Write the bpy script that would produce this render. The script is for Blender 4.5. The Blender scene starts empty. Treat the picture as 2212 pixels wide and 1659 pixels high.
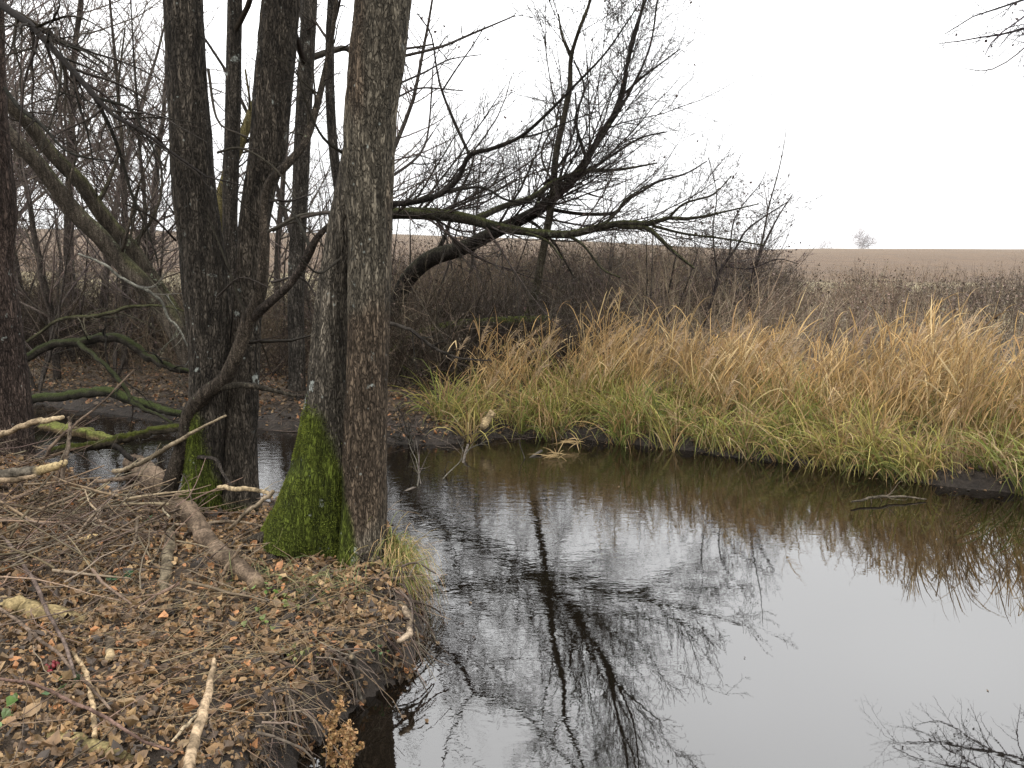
import bpy, math
import numpy as np
rng = np.random.default_rng(11)
sc = bpy.context.scene
COL = sc.collection

# ------------------------------------------------------------------ camera
IW, IH, FPX = 2212.0, 1659.0, 1782.0
PITCH = math.radians(8.44)
CP, SP = math.cos(PITCH), math.sin(PITCH)
CAM = np.array([0.0, 0.0, 2.0])
cam_data = bpy.data.cameras.new('camera')
cam_data.sensor_width = 36.0
cam_data.lens = 36.0 * FPX / IW
cam_data.clip_start = 0.05
cam_data.clip_end = 4000
cam = bpy.data.objects.new('camera', cam_data)
cam.location = CAM
cam.rotation_euler = (math.pi / 2 - PITCH, 0, 0)
COL.objects.link(cam)
sc.camera = cam

def ray(u, v):
    x = (u - IW / 2) / FPX
    w = -(v - IH / 2) / FPX
    return np.array([x, CP + w * SP, -SP + w * CP])
def at_y(u, v, y):                      # photo measurement -> point at distance y
    d = ray(u, v)
    return CAM + d * (y / d[1])
def at_z(u, v, z):                      # photo measurement -> point on height z
    d = ray(u, v)
    return CAM + d * ((z - CAM[2]) / d[2])
def zdepth(p):
    return (p[1] - CAM[1]) * CP - (p[2] - CAM[2]) * SP
def proj(P):
    q = P - CAM
    zc = q[..., 1] * CP - q[..., 2] * SP
    yc = q[..., 1] * SP + q[..., 2] * CP
    zc = np.where(zc < 0.05, 0.05, zc)
    return IW / 2 + FPX * q[..., 0] / zc, IH / 2 - FPX * yc / zc

# ------------------------------------------------------------------ numeric helpers
def sstep(x):
    x = np.clip(x, 0, 1)
    return x * x * (3 - 2 * x)
def _h(i, j, k):
    n = (i * 374761393 + j * 668265263 + k * 2147483647 * 7 + 1013904223) & 0xffffffff
    n = ((n ^ (n >> 13)) * 1274126177) & 0xffffffff
    n = n ^ (n >> 16)
    return (n & 0xffff) / 65535.0
def vnoise(p):                          # value noise, p (...,3) -> 0..1
    p = np.asarray(p, float)
    f = np.floor(p).astype(np.int64)
    t = p - f
    t = t * t * (3 - 2 * t)
    i, j, k = f[..., 0], f[..., 1], f[..., 2]
    r = 0
    for a in (0, 1):
        for b in (0, 1):
            for c in (0, 1):
                w = (t[..., 0] if a else 1 - t[..., 0]) * (t[..., 1] if b else 1 - t[..., 1]) * (t[..., 2] if c else 1 - t[..., 2])
                r = r + w * _h(i + a, j + b, k + c)
    return r
def fbm(p, o=3):
    r, a, s = 0, 0.5, 0
    p = np.asarray(p, float)
    for q in range(o):
        r = r + a * vnoise(p * (2.03 ** q) + 17.3 * q)
        s += a
        a *= 0.5
    return r / s
def nrm(a):
    return a / np.maximum(np.linalg.norm(a, axis=-1, keepdims=True), 1e-9)
def catmull(pts, n):
    pts = np.asarray(pts, float)
    m = len(pts)
    if m == 2:
        t = np.linspace(0, 1, n)[:, None]
        return pts[0] * (1 - t) + pts[1] * t
    q = np.vstack([2 * pts[0] - pts[1], pts, 2 * pts[-1] - pts[-2]])
    d = np.linalg.norm(np.diff(pts[:, :3], axis=0), axis=1)
    s = np.concatenate([[0], np.cumsum(d)])
    ss = np.linspace(0, s[-1], n)
    i = np.clip(np.searchsorted(s, ss, side='right') - 1, 0, m - 2)
    t = ((ss - s[i]) / np.maximum(d[i], 1e-9))[:, None]
    p0, p1, p2, p3 = q[i], q[i + 1], q[i + 2], q[i + 3]
    return 0.5 * (2 * p1 + (p2 - p0) * t + (2 * p0 - 5 * p1 + 4 * p2 - p3) * t ** 2 + (3 * p1 - p0 - 3 * p2 + p3) * t ** 3)

# ------------------------------------------------------------------ mesh builder
ORIGIN = {}
class MB:
    def __init__(self):
        self.V, self.F, self.C, self.n = [], [], [], 0
    def add(self, V, F, C):
        V = np.asarray(V, float).reshape(-1, 3)
        C = np.broadcast_to(np.asarray(C, float), V.shape)
        self.V.append(V); self.C.append(C)
        self.F.append(np.asarray(F, np.int64) + self.n)
        self.n += len(V)
    def tubes(self, P, R, k=3, C=(.05, .04, .03), cap=False, rmod=None):
        N, n, _ = P.shape
        T = nrm(np.gradient(P, axis=1))
        a = np.where(np.abs(T[:, 0, 2:3]) < .9, np.array([[0, 0, 1.]]), np.array([[1., 0, 0]]))
        u = nrm(np.cross(T[:, 0], a))
        U = np.empty_like(P)
        for i in range(n):
            u = nrm(u - (u * T[:, i]).sum(-1, keepdims=True) * T[:, i])
            U[:, i] = u
        W = np.cross(T, U)
        an = np.linspace(0, 2 * np.pi, k, endpoint=False)
        rr = R[:, :, None, None]
        if rmod is not None:
            rr = rr * rmod[..., None]
        V = P[:, :, None] + rr * (np.cos(an)[:, None] * U[:, :, None] + np.sin(an)[:, None] * W[:, :, None])
        idx = np.arange(N * n * k).reshape(N, n, k)
        A, B = idx[:, :-1], idx[:, 1:]
        Q = np.stack([A, np.roll(A, -1, 2), np.roll(B, -1, 2), B], -1).reshape(-1, 4)
        C = np.asarray(C, float)
        if C.ndim == 2: C = C[:, None, None]
        elif C.ndim == 3: C = C[:, :, None]
        CC = np.broadcast_to(C, V.shape) if C.ndim != 1 else C
        base = self.n
        self.add(V, Q, CC.reshape(-1, 3) if np.ndim(CC) > 1 else CC)
        if cap:
            for e, sgn in ((0, -1), (n - 1, 1)):
                ring = base + idx[0, e]
                cv = P[0, e]
                col = CC.reshape(N, n, k, 3)[0, e, 0] if np.ndim(CC) > 1 else CC
                c0 = self.n
                self.V.append(cv[None]); self.C.append(np.asarray(col, float).reshape(1, 3)); self.n += 1
                r2 = np.roll(ring, -1)
                f = np.stack([np.full(k, c0), r2, ring] if sgn < 0 else [np.full(k, c0), ring, r2], -1)
                self.F.append(f)
        return V
    def ribbons(self, P, Wd, S, C):
        N, n, _ = P.shape
        V = np.stack([P - S[:, None] * Wd[..., None], P + S[:, None] * Wd[..., None]], 2)
        idx = np.arange(N * n * 2).reshape(N, n, 2)
        Q = np.stack([idx[:, :-1, 0], idx[:, :-1, 1], idx[:, 1:, 1], idx[:, 1:, 0]], -1).reshape(-1, 4)
        CC = np.broadcast_to(C[:, :, None], V.shape)
        self.add(V, Q, CC.reshape(-1, 3))
    def build(self, name, mat, parent=None, origin=None, smooth=True):
        V = np.concatenate(self.V); C = np.concatenate(self.C)
        if parent is not None:
            origin = ORIGIN[parent.name]
        elif origin is None:
            lo, hi = V.min(0), V.max(0)
            origin = np.array([(lo[0] + hi[0]) / 2, (lo[1] + hi[1]) / 2, lo[2]])
        origin = np.asarray(origin, float)
        me = bpy.data.meshes.new(name)
        me.vertices.add(len(V))
        me.vertices.foreach_set('co', (V - origin).astype(np.float32).ravel())
        li = np.concatenate([f.ravel() for f in self.F]).astype(np.int32)
        tot = np.concatenate([np.full(len(f), f.shape[1]) for f in self.F]).astype(np.int32)
        st = np.concatenate([[0], np.cumsum(tot)[:-1]]).astype(np.int32)
        me.loops.add(len(li)); me.loops.foreach_set('vertex_index', li)
        me.polygons.add(len(tot)); me.polygons.foreach_set('loop_start', st)
        me.polygons.foreach_set('use_smooth', np.full(len(tot), smooth))
        at = me.attributes.new('Col', 'FLOAT_COLOR', 'POINT')
        at.data.foreach_set('color', np.concatenate([np.clip(C, 0, 1), np.ones((len(C), 1))], 1).astype(np.float32).ravel())
        me.update(calc_edges=True); me.validate()
        me.materials.append(mat)
        o = bpy.data.objects.new(name, me)
        COL.objects.link(o)
        if parent is None:
            o.location = origin
        else:
            o.parent = parent
        ORIGIN[o.name] = origin
        return o
def tag(o, label=None, cat=None, group=None, kind=None):
    if label: o['label'] = label
    if cat: o['category'] = cat
    if group: o['group'] = group
    if kind: o['kind'] = kind
    return o
def thing(name, loc, label, cat, group=None):
    o = bpy.data.objects.new(name, None)
    o.empty_display_size = .2
    o.location = loc
    COL.objects.link(o)
    ORIGIN[o.name] = np.asarray(loc, float)
    return tag(o, label, cat, group)

# ------------------------------------------------------------------ materials
def new_mat(name):
    m = bpy.data.materials.new(name); m.use_nodes = True
    nt = m.node_tree; nt.nodes.clear()
    return m, nt, nt.nodes, nt.links
def node(ns, t, **kw):
    n = ns.new(t)
    for k, v in kw.items():
        if k.startswith('i_'):
            key = k[2:]
            n.inputs[int(key) if key.isdigit() else key.replace('_', ' ')].default_value = v
        else: setattr(n, k, v)
    return n
def math_n(ns, ls, op, a, b=None, clamp=False):
    n = ns.new('ShaderNodeMath'); n.operation = op; n.use_clamp = clamp
    for i, x in enumerate((a, b)):
        if x is None: continue
        if isinstance(x, (int, float)): n.inputs[i].default_value = x
        else: ls.new(x, n.inputs[i])
    return n.outputs[0]
def mixc(ns, ls, fac, a, b, mode='MIX'):
    n = ns.new('ShaderNodeMix'); n.data_type = 'RGBA'; n.blend_type = mode
    for s, x in ((0, fac), (6, a), (7, b)):
        if isinstance(x, (int, float)): n.inputs[s].default_value = x
        elif isinstance(x, tuple): n.inputs[s].default_value = (*x, 1)
        else: ls.new(x, n.inputs[s])
    return n.outputs[2]
def mapr(ns, ls, x, a, b, c, d):
    n = ns.new('ShaderNodeMapRange')
    ls.new(x, n.inputs[0])
    for i, q in enumerate((a, b, c, d)): n.inputs[i + 1].default_value = q
    return n.outputs[0]

def mat_col(name, rough=.85, nscale=20., namt=.35, trans=0., bump=0., spec=.25, bdist=.01):
    m, nt, ns, ls = new_mat(name)
    out = node(ns, 'ShaderNodeOutputMaterial')
    at = node(ns, 'ShaderNodeAttribute', attribute_name='Col')
    tc = node(ns, 'ShaderNodeTexCoord')
    no = node(ns, 'ShaderNodeTexNoise', i_Scale=nscale, i_Detail=5., i_Roughness=.6)
    ls.new(tc.outputs['Object'], no.inputs['Vector'])
    f = mapr(ns, ls, no.outputs[0], .3, .7, 1 - namt, 1 + namt)
    vm = node(ns, 'ShaderNodeVectorMath', operation='SCALE')
    ls.new(at.outputs['Color'], vm.inputs[0]); ls.new(f, vm.inputs['Scale'])
    b = node(ns, 'ShaderNodeBsdfPrincipled', i_Roughness=rough)
    b.inputs['Specular IOR Level'].default_value = spec
    ls.new(vm.outputs[0], b.inputs['Base Color'])
    if bump:
        bp = node(ns, 'ShaderNodeBump', i_Strength=bump, i_Distance=bdist)
        ls.new(no.outputs[0], bp.inputs['Height']); ls.new(bp.outputs[0], b.inputs['Normal'])
    sh = b.outputs[0]
    if trans:
        t = node(ns, 'ShaderNodeBsdfTranslucent'); ls.new(vm.outputs[0], t.inputs[0])
        mx = node(ns, 'ShaderNodeMixShader', i_0=trans)
        ls.new(sh, mx.inputs[1]); ls.new(t.outputs[0], mx.inputs[2]); sh = mx.outputs[0]
    ls.new(sh, out.inputs[0])
    return m

def mat_bark(name, scale=44., zs=.28, lichen=1.0, bdist=.013, lich_col=(.30, .32, .29)):
    m, nt, ns, ls = new_mat(name)
    out = node(ns, 'ShaderNodeOutputMaterial')
    at = node(ns, 'ShaderNodeAttribute', attribute_name='Col')
    tc = node(ns, 'ShaderNodeTexCoord')
    mp = node(ns, 'ShaderNodeMapping'); mp.inputs['Scale'].default_value = (1, 1, zs)
    ls.new(tc.outputs['Object'], mp.inputs[0])
    wob = node(ns, 'ShaderNodeTexNoise', i_Scale=scale * .6, i_Detail=3.)
    ls.new(mp.outputs[0], wob.inputs[0])
    sub = node(ns, 'ShaderNodeVectorMath', operation='SUBTRACT'); sub.inputs[1].default_value = (.5, .5, .5)
    ls.new(wob.outputs['Color'], sub.inputs[0])
    scl = node(ns, 'ShaderNodeVectorMath', operation='SCALE'); scl.inputs['Scale'].default_value = .10
    ls.new(sub.outputs[0], scl.inputs[0])
    add = node(ns, 'ShaderNodeVectorMath', operation='ADD')
    ls.new(mp.outputs[0], add.inputs[0]); ls.new(scl.outputs[0], add.inputs[1])
    vo = node(ns, 'ShaderNodeTexVoronoi', feature='DISTANCE_TO_EDGE', i_Scale=scale)
    ls.new(add.outputs[0], vo.inputs['Vector'])
    vc = node(ns, 'ShaderNodeTexVoronoi', feature='F1', i_Scale=scale)
    ls.new(add.outputs[0], vc.inputs['Vector'])
    plate = mapr(ns, ls, vo.outputs['Distance'], .02, .22, 0., 1.)
    fine = node(ns, 'ShaderNodeTexNoise', i_Scale=scale * 3.2, i_Detail=4.)
    ls.new(mp.outputs[0], fine.inputs[0])
    big = node(ns, 'ShaderNodeTexNoise', i_Scale=5., i_Detail=5., i_Roughness=.65)
    ls.new(mp.outputs[0], big.inputs[0])
    cell = node(ns, 'ShaderNodeSeparateColor'); ls.new(vc.outputs['Color'], cell.inputs[0])
    k = math_n(ns, ls, 'MULTIPLY', mapr(ns, ls, plate, 0, 1, .4, 1.15), mapr(ns, ls, cell.outputs[0], 0, 1, .8, 1.3))
    k = math_n(ns, ls, 'MULTIPLY', k, mapr(ns, ls, fine.outputs[0], .3, .7, .65, 1.35))
    k = math_n(ns, ls, 'MULTIPLY', k, mapr(ns, ls, big.outputs[0], .3, .7, .6, 1.45))
    mpf = node(ns, 'ShaderNodeMapping'); mpf.inputs['Scale'].default_value = (1, 1, .12)
    ls.new(tc.outputs['Object'], mpf.inputs[0])
    fur = node(ns, 'ShaderNodeTexNoise', i_Scale=17., i_Detail=4., i_Roughness=.6); ls.new(mpf.outputs[0], fur.inputs[0])
    rdg = math_n(ns, ls, 'ABSOLUTE', math_n(ns, ls, 'SUBTRACT', fur.outputs[0], .5))
    rdg = mapr(ns, ls, rdg, .0, .085, 0., 1.)
    k = math_n(ns, ls, 'MULTIPLY', k, mapr(ns, ls, rdg, 0, 1, .5, 1.1))
    vm = node(ns, 'ShaderNodeVectorMath', operation='SCALE')
    ls.new(at.outputs['Color'], vm.inputs[0]); ls.new(k, vm.inputs['Scale'])
    # pale lichen flecks and patches
    l1 = node(ns, 'ShaderNodeTexNoise', i_Scale=9., i_Detail=6., i_Roughness=.7)
    ls.new(tc.outputs['Object'], l1.inputs[0])
    l2 = node(ns, 'ShaderNodeTexNoise', i_Scale=2.1, i_Detail=2.)
    ls.new(tc.outputs['Object'], l2.inputs[0])
    lm = math_n(ns, ls, 'ADD', l1.outputs[0], math_n(ns, ls, 'MULTIPLY', l2.outputs[0], .5))
    lm = mapr(ns, ls, lm, .95 - .04 * lichen, 1.03 - .04 * lichen, 0., .85)
    fl = node(ns, 'ShaderNodeTexVoronoi', feature='F1', i_Scale=24.); ls.new(tc.outputs['Object'], fl.inputs['Vector'])
    fs = node(ns, 'ShaderNodeSeparateColor'); ls.new(fl.outputs['Color'], fs.inputs[0])
    fd = math_n(ns, ls, 'MULTIPLY', mapr(ns, ls, fl.outputs['Distance'], .12, .22, 1., 0.), mapr(ns, ls, fs.outputs[1], .9, .97, 0., .5))
    lm = math_n(ns, ls, 'MAXIMUM', lm, fd)
    col = mixc(ns, ls, lm, vm.outputs[0], lich_col)
    b = node(ns, 'ShaderNodeBsdfPrincipled', i_Roughness=.9)
    b.inputs['Specular IOR Level'].default_value = .1
    ls.new(col, b.inputs['Base Color'])
    hgt = math_n(ns, ls, 'ADD', math_n(ns, ls, 'ADD', plate, math_n(ns, ls, 'MULTIPLY', rdg, 1.3)), math_n(ns, ls, 'MULTIPLY', fine.outputs[0], .5))
    bp = node(ns, 'ShaderNodeBump', i_Strength=.9, i_Distance=bdist)
    ls.new(hgt, bp.inputs['Height']); ls.new(bp.outputs[0], b.inputs['Normal'])
    ls.new(b.outputs[0], out.inputs[0])
    return m

M_BARK = mat_bark('scaly_bark')
M_BARK2 = mat_bark('smooth_bark', scale=60., zs=.5, lichen=.9, bdist=.006, lich_col=(.22, .24, .16))
M_TWIG = mat_col('twig_bark', .9, 40, .35, spec=.1)
M_WOOD = mat_col('weathered_wood', .9, 55, .6, bump=.8, bdist=.008, spec=.06)
M_LEAF = mat_col('dead_leaf', .6, 35, .3, trans=.12, spec=.4)
M_GRASS = mat_col('dry_grass', .6, 8, .25, trans=.3, spec=.3)
M_GREEN = mat_col('green_leaf', .5, 30, .25, trans=.25, spec=.4)
M_MOSS = mat_col('moss', .95, 30, .45, trans=.2, spec=.05)
M_HAZE = mat_col('haze_painted_twig', .9, 2, .1)

# ------------------------------------------------------------------ terrain
near_px = [(600, 1690, .0), (640, 1659, .0), (680, 1600, .0), (715, 1560, .0), (770, 1525, .0), (838, 1490, .0), (890, 1450, .0), (908, 1400, .0), (905, 1350, .0),
           (906, 1300, .0), (893, 1250, .0), (868, 1195, .05), (840, 1140, .1), (780, 1112, .2), (700, 1090, .28), (620, 1082, .28), (560, 1082, .28),
           (450, 1066, .28), (380, 1052, .28), (300, 1040, .28), (200, 1030, .28), (100, 1010, .28), (0, 990, .3), (-300, 975, .3)]
far_px = [(-300, 862), (0, 866), (70, 870), (150, 884), (250, 895), (400, 918), (560, 926), (700, 938), (850, 958), (950, 962), (1040, 948), (1120, 942), (1200, 946), (1300, 952), (1400, 965),
          (1500, 974), (1600, 990), (1700, 998), (1800, 1010), (1900, 1026), (1990, 1045), (2100, 1056), (2212, 1068), (2600, 1120)]
NEAR = [(15, 1.1), (8, 1.3), (3, 1.4), (1, 1.4), (0.0, 1.5), (-.5, 1.95), (-.8, 2.5)] + [tuple(at_z(u, v, z)[:2] + np.array([0, (1.5 if u > 390 else .35) * z])) for u, v, z in near_px] + [(-9, 7.6), (-16, 8.5)]
FAR = [(-18, 13.5), (-12, 12.6)] + [tuple(at_z(u, v, 0)[:2]) for u, v in far_px] + [(8.5, 5.4), (15, 5.0)]
NEAR, FAR = np.array(NEAR), np.array(FAR)
def smooth_line(a):
    return catmull(np.c_[a, np.zeros(len(a))], len(a) * 3)[:, :2]
NEAR_S, FAR_S = smooth_line(NEAR), smooth_line(FAR)
WPOLY = np.vstack([NEAR_S, FAR_S])
def dist_line(p, L):
    d = np.full(len(p), 1e9)
    for a, b in zip(L[:-1], L[1:]):
        ab = b - a
        t = np.clip(((p - a) @ ab) / max(ab @ ab, 1e-12), 0, 1)
        d = np.minimum(d, np.hypot(*(p - a - t[:, None] * ab).T))
    return d
def inside_poly(p, L):
    r = np.zeros(len(p), bool)
    for a, b in zip(L, np.roll(L, -1, 0)):
        c = ((a[1] > p[:, 1]) != (b[1] > p[:, 1]))
        with np.errstate(divide='ignore', invalid='ignore'):
            xx = (b[0] - a[0]) * (p[:, 1] - a[1]) / (b[1] - a[1]) + a[0]
        r ^= c & (p[:, 0] < xx)
    return r
def water_sd(p):
    dn, df = dist_line(p, NEAR_S), dist_line(p, FAR_S)
    ins = inside_poly(p, WPOLY)
    return np.where(ins, -np.minimum(dn, df), np.minimum(dn, df)), dn < df
SKY_U = np.array([-3000, 0, 850, 1200, 1450, 1600, 1750, 2212, 5000.])
SKY_V = np.array([500, 505, 508, 519, 533, 541, 539.5, 543, 560.])
PILE = at_z(-10, 1010, .45)[:2]
def terrain(x, y):
    shp = np.shape(x)
    p = np.stack([np.ravel(x), np.ravel(y)], -1).astype(float)
    sd, near = water_sd(p)
    r = np.hypot(p[:, 0], p[:, 1])
    nz = fbm(np.c_[p * 1.3, np.zeros(len(p))], 3) - .5
    nf = fbm(np.c_[p * 7., np.ones(len(p))], 3) - .5
    nq = fbm(np.c_[p * 19., np.ones(len(p)) * 3], 2) - .5
    edge = np.exp(-((sd - .12) / .22) ** 2)
    zn = .19 * sstep(sd / .12) + edge * (.16 * nf + .07 * nq) + .09 * sstep((sd - .1) / 1.2) + .10 * nz * sstep(sd / .5) + .05 * nf * sstep(sd / .2)
    dp = np.hypot(p[:, 0] - PILE[0], p[:, 1] - PILE[1])
    zn += .30 * np.exp(-(dp / .5) ** 2) * sstep(sd / .25)
    zf = .08 * sstep(sd / .12) + .24 * sstep((sd - .05) / 1.5) + edge * (.14 * nf + .06 * nq) + .14 * nz * sstep(sd / 1.) + .07 * nf * sstep(sd / .2)
    zf += .55 * sstep((sd - 2.) / 9.)
    az = np.clip(p[:, 0] / np.maximum(p[:, 1], .05), -3, 3)
    u = IW / 2 + FPX * az
    v = np.interp(u, SKY_U, SKY_V)
    ztop = 2 + 225 * (565.3 - v) / FPX
    t = np.clip((r - 24) / 200, 0, 1)
    zfield = .95 + (ztop - .95) * t - np.clip(r - 226, 0, None) * .012
    zfield = zfield + .12 * (fbm(np.c_[p * .15, np.zeros(len(p))], 2) - .5) * np.clip((r - 24) / 10, 0, 1)
    zf = np.where((r > 24) & (p[:, 1] > 0), zfield, np.minimum(zf, 1.2))
    k = sstep((r - 18) / 6.) * (p[:, 1] > 0)
    zf = zf * (1 - k) + zfield * k
    z = np.where(near, zn, zf)
    z = np.where(sd > .02, np.maximum(z, .015), z)
    z = np.where(sd < 0, -.45 * sstep(-sd / .3), z)
    return z.reshape(shp)
def tz(x, y):
    return float(terrain(np.array([x]), np.array([y]))[0])
def on_ground(u, v):
    z = .3
    for _ in range(7):
        p = at_z(u, v, z)
        z = .5 * z + .5 * max(tz(p[0], p[1]), 0.)
    p = at_z(u, v, z)
    return np.array([p[0], p[1], max(tz(p[0], p[1]), 0.)])

th = np.radians(np.unique(np.concatenate([np.arange(-180, -48, 4.), np.arange(-48, 48, .25), np.arange(48, 181, 4.)])))
rad = [.35]
while rad[-1] < 2600:
    q = rad[-1]
    rad.append(q * (1.012 if 2.0 < q < 13 else 1.03))
rad = np.array(rad)
X = rad[:, None] * np.sin(th)[None]; Y = rad[:, None] * np.cos(th)[None]
Z = terrain(X, Y)
gp = np.stack([X, Y], -1).reshape(-1, 2)
sd, near = water_sd(gp)
r = np.hypot(gp[:, 0], gp[:, 1]); zz = Z.ravel()
n1 = fbm(np.c_[gp * 3., zz], 3)[:, None]
soil = np.array([.030, .022, .016]) * (.6 + .9 * n1)
litter = np.array([.055, .038, .024]) * (.6 + .9 * n1)
mud = np.array([.020, .015, .011]) * (.3 + 1.4 * fbm(np.c_[gp * 11., zz * 11], 3)[:, None])
c = soil + (litter - soil) * sstep((sd - .2) / .8)[:, None]
wet = 1 - sstep((zz - .05) / .2)
c = c * (1 - wet[:, None]) + mud * wet[:, None]
n2 = fbm(np.c_[gp * np.array([.25, .9]), np.zeros(len(gp))], 3)[:, None]
meadow = np.array([.16, .13, .07]) * (.7 + .6 * n2)
field = np.array([.100, .070, .048]) * (.80 + .4 * n2)
haze_paint = sstep((r - 40) / 190.)[:, None] * .45  # distance haze, painted into the field colour further out
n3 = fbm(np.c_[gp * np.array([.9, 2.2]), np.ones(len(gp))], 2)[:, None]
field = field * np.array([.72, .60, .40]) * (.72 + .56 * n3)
field = field * (1 - haze_paint) + np.array([.125, .092, .060]) * haze_paint
k = sstep((r - 13) / 8.)[:, None]
c = c * (1 - k) + meadow * k
k = sstep((r - 34 - 10 * (n2[:, 0] - .5)) / 5.)[:, None]
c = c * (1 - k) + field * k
nr, na = len(rad), len(th)
idx = np.arange(nr * na).reshape(nr, na)
A = idx[:-1]; B = idx[1:]
Q = np.stack([A, B, np.roll(B, -1, 1), np.roll(A, -1, 1)], -1).reshape(-1, 4)
Q = Q[:, ::-1]
mb = MB()
mb.add(np.stack([X, Y, Z], -1), Q, c)
cen = mb.n
mb.add(np.array([[0, 0, tz(0, 0)]]), np.zeros((0, 3), int), np.array([.03, .022, .016]))
mb.F.append(np.stack([np.full(na, cen), np.roll(idx[0], -1), idx[0]], -1)[:, ::-1])
M_GROUND = mat_col('soil', .85, 22, .5, bump=1., bdist=.05, spec=.3)
tag(mb.build('ground', M_GROUND, origin=(0, 0, 0)), 'leaf covered banks and brown ploughed field rising to the skyline', 'ground', kind='structure')

# ------------------------------------------------------------------ water
def make_water():
    m, nt, ns, ls = new_mat('still_water')
    out = node(ns, 'ShaderNodeOutputMaterial')
    tc = node(ns, 'ShaderNodeTexCoord')
    mp = node(ns, 'ShaderNodeMapping'); mp.inputs['Scale'].default_value = (.75, 1.35, 1)
    ls.new(tc.outputs['Object'], mp.inputs[0])
    a = node(ns, 'ShaderNodeTexNoise', i_Scale=9., i_Detail=3., i_Roughness=.55, i_Distortion=.4); ls.new(mp.outputs[0], a.inputs[0])
    b2 = node(ns, 'ShaderNodeTexNoise', i_Scale=30., i_Detail=2., i_Roughness=.5); ls.new(mp.outputs[0], b2.inputs[0])
    msk = node(ns, 'ShaderNodeTexNoise', i_Scale=.55, i_Detail=2.); ls.new(tc.outputs['Object'], msk.inputs[0])
    sep = node(ns, 'ShaderNodeSeparateXYZ'); ls.new(tc.outputs['Object'], sep.inputs[0])
    # breezy towards the far bank and the left arm, calm open water in the near right
    calm = math_n(ns, ls, 'ADD', math_n(ns, ls, 'MULTIPLY', sep.outputs[1], .16), math_n(ns, ls, 'MULTIPLY', sep.outputs[0], -.16))
    calm = math_n(ns, ls, 'ADD', calm, math_n(ns, ls, 'MULTIPLY', msk.outputs[0], .9))
    calm = mapr(ns, ls, calm, .85, 1.8, .03, 1.)
    hgt = math_n(ns, ls, 'ADD', a.outputs[0], math_n(ns, ls, 'MULTIPLY', b2.outputs[0], .22))
    hgt = math_n(ns, ls, 'MULTIPLY', hgt, calm)
    bp = node(ns, 'ShaderNodeBump', i_Strength=1., i_Distance=.0023)
    ls.new(hgt, bp.inputs['Height'])
    b = node(ns, 'ShaderNodeBsdfPrincipled', i_Roughness=.015, i_IOR=1.78)
    b.inputs['Base Color'].default_value = (.004, .003, .002, 1)
    ls.new(bp.outputs[0], b.inputs['Normal'])
    ls.new(b.outputs[0], out.inputs[0])
    return m
mb = MB()
gx, gy = np.meshgrid(np.linspace(-18, 15, 34), np.linspace(1., 14, 14))
i2 = np.arange(34 * 14).reshape(14, 34)
mb.add(np.stack([gx, gy, 0 * gx], -1), np.stack([i2[:-1, :-1], i2[:-1, 1:], i2[1:, 1:], i2[1:, :-1]], -1).reshape(-1, 4), (.01, .01, .01))
tag(mb.build('water', make_water(), origin=(0, 0, 0)), 'dark still stream water mirroring bare branches and white sky', 'water', kind='structure')

# ------------------------------------------------------------------ branching
def grow(P, R, dens, tmin, tmax, ang, lmul, rmul, n, wig, trop, lmin=.05, lmax=9., rmin=.0016, grav=np.array([0, 0, 1.])):
    N, m, _ = P.shape
    seg = np.linalg.norm(np.diff(P, axis=1), axis=2).sum(1)
    cnt = np.maximum(0, np.round(dens * seg + rng.uniform(-.5, .5, N))).astype(int)
    I = np.repeat(np.arange(N), cnt)
    K = len(I)
    if K == 0: return np.zeros((0, n, 3)), np.zeros((0, n))
    t = rng.uniform(tmin, tmax, K) * (m - 1)
    i = np.minimum(t.astype(int), m - 2); f = (t - i)[:, None]
    p = P[I, i] * (1 - f) + P[I, i + 1] * f
    rr = R[I, i] * (1 - f[:, 0]) + R[I, i + 1] * f[:, 0]
    T = nrm(P[I, i + 1] - P[I, i])
    q = nrm(np.cross(T, rng.normal(size=(K, 3))))
    a = np.radians(rng.normal(ang, ang * .28, K))[:, None]
    d = nrm(np.cos(a) * T + np.sin(a) * q)
    L = np.clip(seg[I] * lmul * (1 - .65 * t / (m - 1)) * rng.uniform(.5, 1.35, K), lmin, lmax)
    out = np.empty((K, n, 3)); out[:, 0] = p
    for s in range(1, n):
        d = nrm(d + rng.normal(size=(K, 3)) * wig + grav * trop)
        out[:, s] = out[:, s - 1] + d * (L / (n - 1))[:, None]
    r0 = np.maximum(np.minimum(rr * rmul, L * .022 + .001), rmin)
    Rr = np.maximum(r0[:, None] * np.linspace(1, .25, n)[None], rmin * .75)
    return out, Rr
def col_var(base, N, amt=.3):
    base = np.asarray(base, float)
    return base * rng.uniform(1 - amt, 1 + amt, (N, 1)) * rng.uniform(.93, 1.07, (N, 3))
def add_grown(mb, P, R, k, base, amt=.3):
    if len(P): mb.tubes(P, R, k, col_var(base, len(P), amt))

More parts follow.
